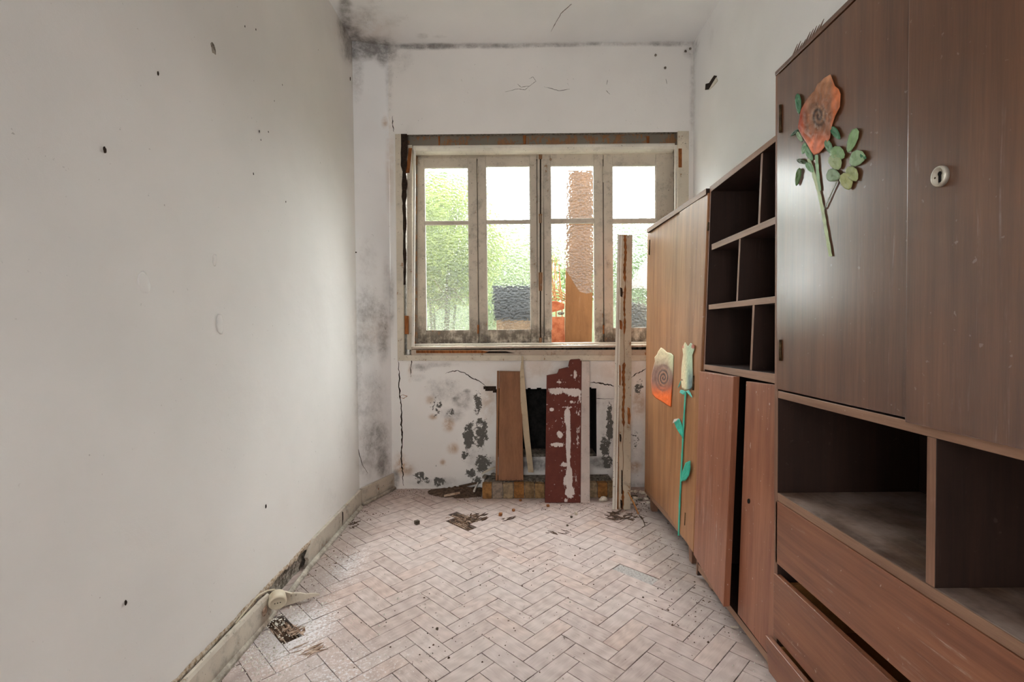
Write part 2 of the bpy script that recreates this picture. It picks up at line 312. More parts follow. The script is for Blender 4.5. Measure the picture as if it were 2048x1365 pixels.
STAIN = [(896, 850, 11, 12, 1), (906, 898, 10, 10, .8), (802, 930, 13, 18, 1), (812, 940, 14, 10, .7), (1278, 808, 12, 26, .8), (1270, 935, 12, 10, .9), (860, 800, 8, 8, .5), (976, 800, 14, 40, .5), (865, 835, 8, 5, .8), (780, 330, 8, 90, .3), (750, 660, 26, 30, .25), (1240, 740, 60, 30, .3), (1100, 740, 90, 20, .3), (730, 60, 60, 30, .2), (770, 245, 6, 10, .6), (885, 925, 5, 5, .9), (820, 745, 4, 16, .7)]
def paint(o):
    me = o.data; a = me.color_attributes.new('mask', 'FLOAT_COLOR', 'POINT'); buf = []
    for v in me.vertices:
        u, w = proj(v.co)
        if -100 < u < 2148 and -100 < w < 1465:
            buf += [blobs(MOLD, u, w), blobs(PEEL, u, w), blobs(STAIN, u, w), 1]
        else: buf += [0, 0, 0, 1]
    a.data.foreach_set('color', buf)
def grid(name, c00, c10, c11, c01, nx, ny, mat, wob=.004):
    vs = []; fs = []
    n = (c10-c00).cross(c01-c00).normalized()
    for j in range(ny+1):
        for i in range(nx+1):
            a, b = i/nx, j/ny
            p = (c00*(1-a)+c10*a)*(1-b)+(c01*(1-a)+c11*a)*b
            vs.append(p+n*wob*mn.noise(p*1.7)*min(1, 12*a*(1-a))*min(1, 12*b*(1-b)))
    for j in range(ny):
        for i in range(nx): k = j*(nx+1)+i; fs.append((k, k+1, k+nx+2, k+nx+1))
    o = struct(mesh(name, vs, fs, mat, smooth=True)); paint(o); return o
XL = -1.03
cb = Vector((onX(719, 985, -1.025).x, onX(719, 985, -1.025).y, 0.0))          # left corner at the floor
ct = onZ(704, 82, H)                                                          # left corner at the ceiling
db = onY(784, 940, YB); db.z = 0; dt = onY(776, 92, YB); dt.z = H            # where the splayed piece meets the back wall
XLn = onZ(665, 0, H).x
ln_t = Vector((lerp(ct.x, XLn, (ct.y+1.6)/(ct.y-onZ(665, 0, H).y)) if False else XLn-.02, -1.6, H))
grid('wall_left', Vector((XL, -1.6, .10)), cb.lerp(ct, .1/H), ct, ln_t, 170, 130, M['wall_l'], .008)
grid('wall_left_splay', cb, db, dt, ct, 30, 200, M['wall'], .004)
grid('ceiling', Vector((-1.35, 3.7, H)), Vector((1.6, 3.7, H)), Vector((1.6, -1.7, H)), Vector((-1.35, -1.7, H)), 150, 200, M['ceil'], .004)
grid('wall_right', Vector((XR, 3.6, 0)), Vector((XR, -1.6, 0)), Vector((XR, -1.6, H)), Vector((XR, 3.6, H)), 130, 90, M['wall'], .004)
# wall behind the camera; its opening is added to let fill light through
g = G(); g.box(-1.4, -.95, -1.7, -1.58, 0, H).box(.1, 1.6, -1.7, -1.58, 0, H).box(-.95, .1, -1.7, -1.58, 2.6, H)
struct(g.make('wall_front', M['wall']))
g = G().box(-1.5, 1.7, -3.1, -3.0, 0, H).box(-1.5, -1.4, -3.0, -1.6, 0, H).box(1.6, 1.7, -3.0, -1.6, 0, H).box(-1.5, 1.7, -3.1, -1.6, H, H+.1).box(-1.5, 1.7, -3.1, -1.6, -.06, 0)  # unseen box added to keep sky light out of that opening
struct(g.make('wall_rear_enclosure', M['wall']))
# back wall with the window and hearth openings
def zY(u, v): return onY(u, v, YB)
WX0, WX1 = zY(806, 480).x, zY(1356, 480).x; WZ1, WZ0 = zY(1080, 267).z, zY(1080, 712).z
FX0, FX1 = zY(993, 850).x, zY(1193, 850).x; FZ1, FZ0 = zY(1080, 776).z, zY(1080, 914).z
EX0 = zY(967, 780).x; EZ0, EZ1 = zY(980, 786).z, zY(980, 773).z
def lines(a, b, st, extra):
    n = int((b-a)/st); L = [a+(b-a)*i/n for i in range(n+1)]
    for e in extra:
        L = [q for q in L if abs(q-e) > st*.4]+[e]
    return sorted(L)
xs = lines(db.x-.25, XR+.15, .011, [WX0, WX1, FX0, FX1, EX0]); zs = lines(-.02, H+.02, .013, [WZ0, WZ1, FZ0, FZ1, EZ0, EZ1])
vs = [Vector((x, YB+.004*mn.noise(Vector((x*2, 9, z*2))), z)) for z in zs for x in xs]; fs = []
for j in range(len(zs)-1):
    for i in range(len(xs)-1):
        x, z = (xs[i]+xs[i+1])/2, (zs[j]+zs[j+1])/2
        if WX0 < x < WX1 and WZ0 < z < WZ1: continue
        if FX0 < x < FX1 and FZ0 < z < FZ1-.008*mn.noise(Vector((x*25, 0, 0)))-.004: continue
        if EX0 < x <= FX0 and EZ0+(FX0-x)*.25 < z < EZ1-(FX0-x)*.05: continue
        k = j*len(xs)+i; fs.append((k, k+1, k+len(xs)+1, k+len(xs)))
wall_back = struct(mesh('wall_back', vs, fs, M['low'], smooth=True)); paint(wall_back)
def open_box(name, x0, x1, y0, y1, z0, z1, mat, parent, back=True):
    v = [(x0, y0, z0), (x1, y0, z0), (x1, y0, z1), (x0, y0, z1), (x0, y1, z0), (x1, y1, z0), (x1, y1, z1), (x0, y1, z1)]
    f = [(0, 1, 5, 4), (1, 2, 6, 5), (2, 3, 7, 6), (3, 0, 4, 7)]+([(4, 5, 6, 7)] if back else [])
    return mesh(name, v, f, mat, parent)
open_box('window_reveal', WX0, WX1, YB+.002, 3.74, WZ0, WZ1, M['masonry'], wall_back, False)
open_box('firebox', FX0-.03, FX1+.0, YB+.003, 3.72, FZ0-.02, FZ1+.02, M['soot'], wall_back)
box('broken_lintel_void', EX0-.01, FX0, YB+.004, YB+.05, EZ0-.03, EZ1+.01, M['crack'], wall_back, 0)
# outside skin of the back wall, around the window
g = G(); ox0, ox1 = -3.2, 3.6
g.box(ox0, WX0, 3.74, 3.78, -.3, 3.6).box(WX1, ox1, 3.74, 3.78, -.3, 3.6).box(WX0, WX1, 3.74, 3.78, WZ1, 3.6).box(WX0, WX1, 3.74, 3.78, -.3, WZ0)
struct(g.make('wall_outer', M['masonry']))
box('hearth_back_ledge', FX0, FX1, YB+.02, YB+.20, FZ0-.02, FZ0+.012, M['ash'], wall_back, .003)
# ledge of broken plaster right of the red plank
def ribbon(name, pts, wid, mat, parent, n, seed=1, jag=.5, sub=5):
    """narrow ragged crack lying on a surface; n is the surface normal"""
    P = []; r = random.Random(seed)
    for a, b in zip(pts[:-1], pts[1:]):
        for k in range(sub): P.append(a.lerp(b, k/sub))
    P.append(pts[-1]); vs = []; fs = []
    for i, p in enumerate(P):
        d = (P[min(i+1, len(P)-1)]-P[max(i-1, 0)]).normalized(); s = d.cross(n).normalized()
        e = min(1, 4*min(i, len(P)-1-i)/max(1, len(P)-1)+.25)
        w = wid*e*(.55+.9*r.random()); c = p+s*wid*jag*(r.random()-.5)*2+n*.0012
        vs += [c-s*w/2, c+s*w/2, c+s*w/2-n*.004, c-s*w/2-n*.004]
    for i in range(len(P)-1):
        k = 4*i
        for q in range(4): fs.append((k+q, k+(q+1) % 4, k+4+(q+1) % 4, k+4+q))
    return mesh(name, vs, fs, mat, parent)
NB = Vector((0, -1, 0))
def cback(pts, w, seed, mat=None): return ribbon('crack', [zY(*p) for p in pts], w, mat or M['crack'], wall_back, NB, seed)
cback([(797, 722), (798, 750), (799, 790), (802, 810), (803, 850), (805, 875), (803, 900), (803, 930), (806, 945), (806, 972)], .009, 1)
cback([(891, 747), (905, 743), (915, 742), (930, 747), (945, 757), (960, 763), (972, 773)], .005, 2)
cback([(1180, 765), (1200, 767), (1215, 770), (1228, 772)], .008, 3)
cback([(1262, 757), (1272, 748), (1282, 744), (1292, 738)], .005, 4)
cback([(823, 704), (823, 725), (821, 740), (822, 755)], .005, 5)
cback([(1042, 738), (1070, 742), (1095, 740), (1112, 736)], .0025, 6)
cback([(800, 793), (806, 790), (814, 793), (808, 797), (801, 796)], .004, 7, M['rust'])
cback([(1183, 797), (1205, 798), (1228, 798)], .003, 8)
cback([(785, 232), (785, 250), (788, 264)], .005, 9)
for k, pts in enumerate([[(1010, 184), (1035, 178), (1050, 180), (1062, 170), (1072, 163), (1066, 154), (1058, 158)], [(1035, 168), (1042, 175), (1060, 172)], [(1088, 174), (1105, 178), (1118, 182), (1140, 178)], [(1215, 160), (1213, 170)], [(1332, 158), (1334, 168)], [(1212, 181), (1220, 189)], [(1064, 180), (1068, 200)]]):
    ribbon('cobweb_strand', [zY(*p) for p in pts], .0028, M['web'], wall_back, NB, 20+k)
for k, (u, v) in enumerate([(1371, 103), (1380, 98), (1311, 111), (1330, 136)]):
    G().lump(zY(u, v)+NB*.004, .009, k, (1, .6, 1)).make('mud_nest', M['ash'], wall_back, smooth=True)
WL = bpy.data.objects['wall_left']; WSP = bpy.data.objects['wall_left_splay']; WR = bpy.data.objects['wall_right']
nL = (ct-cb).cross(Vector((0, 1, 0))).normalized(); nL = nL if nL.x > 0 else -nL
def onL(u, v): 
    a = Vector((cb.x, cb.y, .1)); n = (Vector((XL, -1.6, .1))-a).cross(ct-a).normalized(); n = n if n.x > 0 else -n
    return onP(u, v, a, n)+n*.002, n
for k, (u, v, s) in enumerate([(208, 300, 1.3), (315, 147, 1), (489, 53, .7), (511, 59, .7), (518, 263, .9), (536, 264, .7), (506, 348, .8), (571, 404, .7), (605, 82, .7), (564, 170, .6), (531, 1013, 1.3), (250, 1206, 1.1), (700, 158, 1.8), (548, 202, .5), (640, 326, .5), (521, 280, .6), (636, 100, .5)]):
    p, n = onL(u, v); G().lump(p, .0045*s, k, (.35, .8, 1.5)).make('speck', M['crack'], WL, smooth=True)
p, n = onL(425, 98)
o = G().lump(p, .020, 5, (.12, .8, 1.3)).make('plaster_chip', M['masonry'], WL, smooth=True)
p, n = onL(283, 570)
for k, (u, v, s) in enumerate([(288, 568, .03), (283, 562, .012), (440, 650, .028), (430, 520, .016)]):
    p, n = onL(u, v); G().lump(p-n*.002, s, k+11, (.07, .8, 1.3)).make('plaster_blister', M['wall_l'], WL, smooth=True)
pD, nD = cb, (db-cb).cross(ct-cb).normalized()
nD = nD if nD.y < 0 else -nD
def onD(u, v): return onP(u, v, cb, nD)+nD*.002
for k, (u, v, s) in enumerate([(754, 331, .8), (757, 317, .6), (727, 388, .6), (735, 393, .6), (729, 420, .5), (748, 513, 1.2), (711, 505, 1.6), (763, 558, .9), (765, 617, .9), (733, 215, .6), (720, 595, .8), (760, 417, .6), (725, 355, .6), (740, 230, .6)]):
    G().lump(onD(u, v), .0042*s, k+40, (1.2, .5, .7)).make('speck', M['crack'], WSP, smooth=True)
ribbon('crack', [onD(708, 865), onD(716, 900), onD(724, 930), onD(738, 952)], .003, M['crack'], WSP, nD, 31)
# hole knocked in the right wall
nR = Vector((-1, 0, 0))
hv = [onX(u, v, XR-.006) for (u, v) in [(1410, 180), (1411, 168), (1418, 166), (1423, 158), (1428, 151), (1433, 152), (1430, 160), (1424, 167), (1417, 179)]]
G().prism(hv, (.01, 0, 0)).make('knocked_hole', M['crack'], WR)
hv = [onX(u, v, XR-.009) for (u, v) in [(1417, 180), (1424, 168), (1432, 155), (1434, 162), (1426, 172)]]
G().prism(hv, (.01, 0, 0)).make('plaster_lip', M['bright'], WR)
ceil = bpy.data.objects['ceiling']
ribbon('crack', [onZ(u, v, H) for (u, v) in [(1143, 8), (1130, 20), (1122, 27), (1112, 45), (1102, 63)]], .003, M['web'], ceil, Vector((0, 0, -1)), 77)
# ------------------------------------------------------------------ floor and parquet
floor = struct(box('floor', -1.3, 1.6, -1.7, 3.62, -.06, -.016, M['screed'], None, 0))
L_, W_ = .2082, .0705
E1 = Vector((1, 1, 0)).normalized(); E2 = Vector((1, -1, 0)).normalized()
pk = onZ(821.5, 1240.2, 0); O = pk-E1*L_
GAP = .0008
def block_mesh(l, w):
    me = bpy.data.meshes.new('parquet_block'); a, b = l/2-GAP, w/2-GAP; c = .0009
    v = [(-a, -b, -.016), (a, -b, -.016), (a, b, -.016), (-a, b, -.016), (-a, -b, -c), (a, -b, -c), (a, b, -c), (-a, b, -c), (-a+c, -b+c, 0), (a-c, -b+c, 0), (a-c, b-c, 0), (-a+c, b-c, 0)]
    f = [(0, 1, 5, 4), (1, 2, 6, 5), (2, 3, 7, 6), (3, 0, 4, 7), (4, 5, 9, 8), (5, 6, 10, 9), (6, 7, 11, 10), (7, 4, 8, 11), (8, 9, 10, 11)]
    me.from_pydata(v, [], f); uvl = me.uv_layers.new(name='UVMap')
    for lp in me.loops: co = me.vertices[lp.vertex_index].co; uvl.data[lp.index].uv = (co.x, co.y)
    me.materials.append(M['parq']); return me
BM_ = block_mesh(L_, W_); CEM = BM_.copy(); CEM.name = 'cement_block'; CEM.materials.clear(); CEM.materials.append(M['cement'])
ROT_AT = [onZ(926, 1036, 0), onZ(922, 1049, 0), onZ(564, 1257, 0)]
cells = []
for i in range(-60, 60):
    for j in range(-14, 14):
        for kind in (0, 1):
            s, t = (-W_*i+L_*j, W_*i+L_*j)
            if kind == 0: c = O+E1*(s+L_/2)+E2*(t+W_/2); ang = math.radians(45)
            else: c = O+E1*(s+L_+W_/2)+E2*(t+L_/2); ang = math.radians(-45)
            if -1.06 < c.x < 1.36 and -1.0 < c.y < 3.56: cells.append((c, ang))
seen = []
for c, ang in cells:
    u, v = proj(c); inv = -60 < u < 1620 and 900 < v < 1430 and c.x < .98
    seen.append((0 if inv else 1, c.y, c, ang, (u, v)))
seen.sort(key=lambda q: (q[0], q[1]))
rest = G(); rest_uv = []; rest_r = []
ROTTEN = []
cement_px = onZ(1270, 1152, 0)
best = min(cells, key=lambda q: (q[0]-cement_px).length+(0 if q[1] < 0 else 9))
n_ind = 0
for flag, _, c, ang, (u, v) in seen:
    if flag == 0 and ang < 0 and any((c-q).length < .02 for q in ROT_AT): ROTTEN.append((c, ang)); continue
    dz = rnd.uniform(-.0009, .0004); rx, ry = rnd.gauss(0, .0022), rnd.gauss(0, .0012); ja = rnd.gauss(0, .003)
    if flag == 0 and n_ind < 300:
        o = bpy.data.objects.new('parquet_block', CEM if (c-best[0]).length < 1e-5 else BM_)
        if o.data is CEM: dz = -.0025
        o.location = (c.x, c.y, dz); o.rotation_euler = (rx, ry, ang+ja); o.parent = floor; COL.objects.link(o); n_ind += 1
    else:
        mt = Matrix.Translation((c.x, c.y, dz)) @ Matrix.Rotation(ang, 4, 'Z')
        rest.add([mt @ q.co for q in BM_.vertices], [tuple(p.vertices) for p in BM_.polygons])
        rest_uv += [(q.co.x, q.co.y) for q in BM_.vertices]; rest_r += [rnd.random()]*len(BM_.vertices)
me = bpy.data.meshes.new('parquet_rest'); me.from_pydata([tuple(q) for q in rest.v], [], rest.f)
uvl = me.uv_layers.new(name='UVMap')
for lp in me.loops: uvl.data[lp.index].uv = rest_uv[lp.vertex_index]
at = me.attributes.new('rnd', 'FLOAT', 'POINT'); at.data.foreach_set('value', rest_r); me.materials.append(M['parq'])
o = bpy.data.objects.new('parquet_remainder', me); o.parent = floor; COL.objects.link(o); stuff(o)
# rotten, splintered blocks lying in the holes
for k, (c, ang) in enumerate(ROTTEN):
    g = G(); d = Vector((math.cos(ang), math.sin(ang), 0)); s = Vector((-d.y, d.x, 0))
    for q in range(9):
        w = W_/9; b = -W_/2+q*w
        l0 = -L_/2+rnd.uniform(0, .10); l1 = L_/2-rnd.uniform(0, .12); z = -.004-rnd.uniform(0, .010)
        if l1-l0 < .03: continue
        m_ = rnd.uniform(l0, l1); poly = [c+d*l0+s*(b+w*.4), c+d*m_+s*b, c+d*l1+s*(b+w*.5), c+d*m_+s*(b+w)]
        poly = [Vector((p.x, p.y, z+rnd.uniform(-.003, .003))) for p in poly]; g.prism(poly, (0, 0, -.005))
    g.make('rotten_block', M['rot'], floor)
def splinters(name, u, v, ru, rv, n, mat, parent, seed, ang=None, ln=(.01, .05), th=.004):
    r = random.Random(seed); g = G()
    for k in range(n):
        a = r.random()*6.28; q = math.sqrt(r.random()); p = onZ(u+ru*q*math.cos(a), v+rv*q*math.sin(a), .0)
        l = r.uniform(*ln); w = l*r.uniform(.08, .3); b = (r.choice(ang)+r.gauss(0, .25)) if ang else r.random()*6.28
        d = Vector((math.cos(b), math.sin(b), 0)); s = Vector((-d.y, d.x, 0)); h = r.uniform(.001, th)
        z0 = .001; pl = [p-d*l/2+Vector((0, 0, z0)), p-s*w/2+Vector((0, 0, z0)), p+d*l/2+Vector((0, 0, z0+r.uniform(0, .004))), p+s*w/2+Vector((0, 0, z0))]
        g.prism(pl, (0, 0, h))
    return stuff(g.make(name, mat, parent))
A45 = [math.radians(45), math.radians(-45)]
splinters('wood_splinters', 925, 1040, 34, 10, 46, M['rot'], floor, 3, A45)
splinters('wood_splinters', 952, 1036, 22, 8, 26, M['screed'], floor, 4, [math.radians(40)], (.02, .07))
splinters('wood_splinters', 1242, 1033, 30, 9, 34, M['screed'], floor, 5, A45, (.02, .08))
splinters('wood_splinters', 700, 1050, 18, 8, 30, M['screed'], floor, 6, A45)
splinters('wood_splinters', 590, 1262, 24, 14, 24, M['rot'], floor, 7, A45)
splinters('wood_splinters', 615, 1300, 30, 8, 10, M['rot'], floor, 8, [math.radians(45)], (.03, .1), .002)
splinters('wood_splinters', 1015, 1038, 16, 5, 10, M['screed'], floor, 9, [math.radians(42)], (.02, .06), .002)
splinters('wood_splinters', 1115, 1065, 22, 6, 10, M['screed'], floor, 10, [math.radians(-40)], (.02, .06), .002)
def crumbs(name, spots, mat, parent, seed, size=(.0012, .0045)):
    r = random.Random(seed); g = G()
    for (u, v, ru, rv, n) in spots:
        for k in range(n):
            a = r.random()*6.28; q = r.random()**.7; p = onZ(u+ru*q*math.cos(a), v+rv*q*math.sin(a), 0)
            if p.x < -1.0: continue
            s = r.uniform(*size)*(1 if r.random() < .9 else 1.8); h = s*r.uniform(.5, 1.1); t = r.random()*3
            pts = [p+Vector((math.cos(t+w)*s*r.uniform(.6, 1), math.sin(t+w)*s*r.uniform(.6, 1), 0)) for w in (0, 1.3, 2.6, 3.9, 5.1)]
            n0 = len(g.v); g.add(pts+[p+Vector((0, 0, h))], [(i, (i+1) % 5, 5) for i in range(5)])
    return stuff(g.make(name, mat, parent))
crumbs('plaster_crumbs', [(540, 1250, 90, 60, 420), (600, 1200, 70, 60, 160), (520, 1320, 70, 45, 260), (700, 1240, 160, 110, 110), (660, 1110, 60, 50, 60), (1000, 1180, 330, 170, 90), (930, 1010, 60, 20, 40), (1500, 1330, 50, 40, 16), (1480, 1270, 20, 20, 8)], M['bright'], floor, 12)
crumbs('dirt_crumbs', [(660, 1080, 50, 60, 150), (600, 1160, 40, 50, 120), (720, 1020, 60, 24, 120), (880, 985, 110, 14, 420), (940, 985, 40, 20, 300), (1180, 1010, 130, 16, 200), (1275, 1010, 26, 30, 220), (1100, 1120, 350, 130, 200), (1400, 1200, 90, 100, 110), (1320, 1080, 50, 60, 80), (900, 1280, 300, 90, 70)], M['screed'], floor, 13, (.0012, .004))
# ------------------------------------------------------------------ skirtings
def skirt_pts(u, v, x): return onX(u, v, x)
sk = struct(bpy.data.objects.new('baseboard_left', None)); COL.objects.link(sk)
yA = onX(612, 1090, -1.012).y; yC = cb.y-.02
# far length, still fixed
fa = Vector((-1.012, yA, 0)); fb = Vector((cb.x+.018, yC, 0))
r = random.Random(3)
poly = [fa, fb, fb+Vector((0, 0, .112)), fa.lerp(fb, .3)+Vector((0, 0, .108)), fa.lerp(fb, .12)+Vector((0, 0, .108)), fa+Vector((0, .05, .075)), fa+Vector((0, .015, .05)), fa+Vector((0, .03, .03))]
G().prism(poly, (-.018, 0, 0)).make('skirting_board', M['skirt'], sk, bevel=.002)
G().prism([fb.lerp(fa, .42)+Vector((.0012, 0, z)) for z in (.02, .10)]+[fb.lerp(fa, .40)+Vector((.0012, 0, z)) for z in (.09, .05)], (-.002, 0, 0)).make('crack', M['crack'], sk)
# rough masonry strip where the board is gone
vs = []; fs = []
N_ = 120
for i in range(N_+1):
    y = lerp(.2, cb.y, i/N_); x0 = lerp(-1.038, cb.x-.006, max(0, (y-.2)/(cb.y-.2)))
    for j in range(8):
        z = -.01+.135*j/7; vs.append((x0-.012+.012*mn.noise(Vector((y*22, z*40, 0)))+(.012 if j == 7 else 0), y, z))
for i in range(N_):
    for j in range(7): k = i*8+j; fs.append((k, k+8, k+9, k+1))
mesh('rough_wall_strip', vs, fs, M['masonry'], sk)
# ragged broken edge of the plaster above the missing boards
rr_ = random.Random(8); g = G(); NB_ = 150
for i in range(NB_+1):
    y = lerp(.3, yA+.12, i/NB_); x0 = lerp(XL, cb.lerp(ct, .1/H).x, (y+1.6)/(cb.y+1.6))
    up = .104+.010*mn.noise(Vector((y*9, 3, 0)))+rr_.uniform(0, .006); dn_ = .094-rr_.uniform(0, .016)*(1+mn.noise(Vector((y*14, 8, 0))))
    g.v += [Vector((x0+.001, y, up)), Vector((x0+.004, y, (up+dn_)/2)), Vector((x0+.002, y, dn_)), Vector((x0-.012, y, dn_))]
for i in range(NB_):
    for k in range(3): g.f.append((4*i+k, 4*i+k+1, 4*i+5+k, 4*i+4+k))
g.make('broken_plaster_edge', m_flat('plaster_break', lin(150, 124, 94), lin(214, 202, 186), 70, .95, .9, .004), sk)
# near length, sprung away from the wall
yE = onX(535, 1205, -1.0).y
nv = []
prof = [(-1.006, 0.0), (-.992, 0.0), (-.994, .03), (-1.000, .088), (-1.006, .098), (-1.014, .10), (-1.020, .096)]
stations = [.15, .8, 1.2, 1.5, 1.7, yE-.12, yE-.05, yE]
g = G(); n_ = len(prof)
for i, y in enumerate(stations):
    e = max(0, (y-1.35)/(yE-1.35)); sx = .010*e
    g.v += [Vector((px+sx, y+(.02*math.sin(k*2.3) if i == len(stations)-1 else 0), pz*(1 if i < len(stations)-1 else .93))) for k, (px, pz) in enumerate(prof)]
for i in range(len(stations)-1):
    for k in range(n_): g.f.append((i*n_+k, i*n_+(k+1) % n_, (i+1)*n_+(k+1) % n_, (i+1)*n_+k))
g.f += [tuple(range(n_)), tuple(range((len(stations)-1)*n_, len(stations)*n_))]
lab(g.make('skirting_board', M['skirt'], sk), 'loose length of skirting sprung off the wall')
p = onX(520, 1212, -.985)
G().lump(Vector((-.986, yE-.05, .055)), .02, 4, (.25, 1, .9)).make('rot_hole', M['rot'], sk, smooth=True)
# quarter-round bead along the floor
g = G(); prof = [(0, 0), (.019, 0), (.017, .008), (.011, .014), (.004, .017), (0, .017)]; n_ = len(prof); st = [(.15, -.992), (1.4, -.991), (2.05, -.996), (yA, -1.010), (yC-.02, cb.x+.018)]
for y, x in st: g.v += [Vector((x+a, y, b)) for a, b in prof]
for i in range(len(st)-1):
    for k in range(n_): g.f.append((i*n_+k, i*n_+(k+1) % n_, (i+1)*n_+(k+1) % n_, (i+1)*n_+k))
g.f += [tuple(range(n_)), tuple(range((len(st)-1)*n_, len(st)*n_))]
g.make('quarter_round', M['skirt'], sk, smooth=False)
# skirting on the splayed corner
sk2 = struct(bpy.data.objects.new('baseboard_corner', None)); COL.objects.link(sk2)
a, b = cb+nD*.001, db+nD*.001; a = a.copy(); b = b.copy(); a.z = b.z = 0
G().prism([a, b, b+Vector((0, 0, .115)), a+Vector((0, 0, .115))], nD*.018).make('skirting_board', M['skirt'], sk2, bevel=.002)
G().prism([a+nD*.018, b+nD*.018, b+nD*.018+Vector((0, 0, .02)), a+nD*.018+Vector((0, 0, .02))], nD*.018).make('quarter_round', M['skirt'], sk2, bevel=.006)
for (u, v) in [(757, 964), (756, 978)]:
    q = onP(u, v, a+nD*.019, nD); G().lump(q, .006, u, (1, .4, 1.6)).make('rust_stain_nail', M['rust'], sk2, smooth=True)
# broken splinter of skirting, lying out into the room
t0, t1 = onZ(563, 1214, 0), onZ(640, 1196, 0)
d = (t1-t0).normalized(); s = Vector((-d.y, d.x, 0))
g = G(); N_ = 9; sec = []
for i in range(N_):
    k = i/(N_-1); p = t0.lerp(t1, k); h = lerp(.062, .006, k**.8)+.002*math.sin(k*17); th = lerp(.014, .004, k)
    z0 = lerp(.0, .012, k); g.v += [p+Vector((0, 0, z0))-s*th/2, p+Vector((0, 0, z0))+s*th/2, p+s*(th/2+.012*(1-k))+Vector((0, 0, z0+h)), p+s*(-th/2+.012*(1-k))+Vector((0, 0, z0+h))]
for i in range(N_-1):
    for k in range(4): g.f.append((4*i+k, 4*i+(k+1) % 4, 4*i+4+(k+1) % 4, 4*i+4+k))
g.f += [(0, 1, 2, 3), tuple(range(4*N_-4, 4*N_))]
tag(g.make('skirting_splinter', M['casing'], None, bevel=.001), 'pointed splinter of painted skirting beside the round socket', 'wood scrap')
# round wall socket hanging off
c = onX(555, 1203, -.955); sk_t = thing('wall_socket', (c.x, c.y, 0), 'round cream power socket hanging loose by the broken skirting', 'socket')
ax = Vector((.42, -.80, -.30)).normalized(); a = ax.cross(Vector((0, 0, 1))).normalized(); b = ax.cross(a)
def lathe(prof, c, n=32):
    g = G(); 
    for (rr, h) in prof: g.v += [c+ax*h+(a*math.cos(2*math.pi*k/n)+b*math.sin(2*math.pi*k/n))*rr for k in range(n)]
    for i in range(len(prof)-1): g.f += [(i*n+k, i*n+(k+1) % n, (i+1)*n+(k+1) % n, (i+1)*n+k) for k in range(n)]
    g.f += [tuple(range(n)), tuple(range((len(prof)-1)*n, len(prof)*n))]; return g
sock = m_flat('socket_plastic', lin(198, 186, 162), lin(214, 203, 180), 12, .4, .1)
lathe([(.026, -.035), (.030, -.03), (.034, .0), (.034, .008), (.031, .012), (.027, .0125), (.026, .010), (.001, .010)], c).make('housing', sock, sk_t, smooth=True)
for k in (-1, 0, 1):
    o_ = c+a*(.010*k)+ax*.0098; G().add([o_+(a*math.cos(q)+b*math.sin(q))*.0026+ax*.0008 for q in [i*.785 for i in range(8)]], [tuple(range(8))]).make('contact_hole', M['hole'], sk_t)
ca = onX(505, 1200, -1.0)
wire = [Vector((-1.012, 1.72, .10)), Vector((-1.012, 1.85, .115)), onX(520, 1190, -1.0), onX(535, 1182, -.99), onX(548, 1180, -.98), onX(557, 1184, -.97), onX(558, 1192, -.962), c-ax*.034]
tag(G().tube(wire, .0035, 8).make('socket_cable', sock, None, smooth=True), 'cream flex curling over the loose skirting into the socket', 'cable')
# ------------------------------------------------------------------ window
win = struct(bpy.data.objects.new('window_1', None)); COL.objects.link(win)
YC = YB-.022
def vb(name, u0, v0, u1, v1, y, dep, mat, parent=win, bevel=.002, t=(0, 0, 0, 0)):
    """board whose front face is the pixel rectangle at depth y; t shifts the corners' u (top-left, top-right, bottom-right, bottom-left)"""
    q = [onY(u0+t[0], v0, y), onY(u1+t[1], v0, y), onY(u1+t[2], v1, y), onY(u0+t[3], v1, y)]
    return slab(name, q, (0, dep, 0), mat, parent, bevel)
vb('casing_board', 790, 268, 805, 722, YC, .022, M['casing'], t=(0, 0, 3, 5))
vb('casing_board', 1356, 262, 1378, 716, YC, .022, M['casing'], t=(0, 0, -2, -2))
vb('lining_board', 812, 290, 822, 700, YB+.012, .09, M['casing'], t=(2, 2, 2, 2))
g = G(); r = random.Random(5); Lp = []; Rp = []
for i in range(25):
    v = lerp(268, 570, i/24); wdt = lerp(6, 2.2, i/24)*(.6+.7*r.random()); c_ = 808+.6*math.sin(i)+i*.07; Lp.append((c_-wdt, v)); Rp.append((c_+wdt, v))
G().add([onY(u, v, YC-.0015) for u, v in Lp]+[onY(u, v, YC-.0015) for u, v in Rp], [(i, i+1, 26+i, 25+i) for i in range(24)]).make('rot_gap', M['crack'], win)
vb('rot_patch', 813, 296, 820, 346, YB+.010, .01, M['rust'], t=(4, 4, -1, -2))
vb('bead', 823, 292, 827, 697, YB-.008, .02, M['bright'], t=(4, 4, 1, 0))
vb('bead', 1350, 290, 1356, 700, YB-.006, .02, M['bright'])
for (u0, v0, u1, v1) in [(809, 632, 817, 669), (1357, 297, 1364, 335)]:
    vb('hinge_mortise', u0, v0, u1, v1, YC-.002, .01, M['rust'])
vb('hinge_mortise', 806, 490, 812, 556, YC-.002, .01, M['crack'], t=(0, -2, -1, 3))
vb('head_batten', 806, 268, 1356, 294, YB+.035, .03, M['bare'], t=(0, 0, 0, 0))
for (u0, v0, u1, v1, m) in [(875, 270, 880, 291, 'rust'), (1292, 272, 1299, 286, 'rust'), (1045, 268, 1052, 288, 'rust')]:
    vb('nail_block', u0, v0, u1, v1, YB+.030, .01, M[m], t=(1, 0, 0, 2))
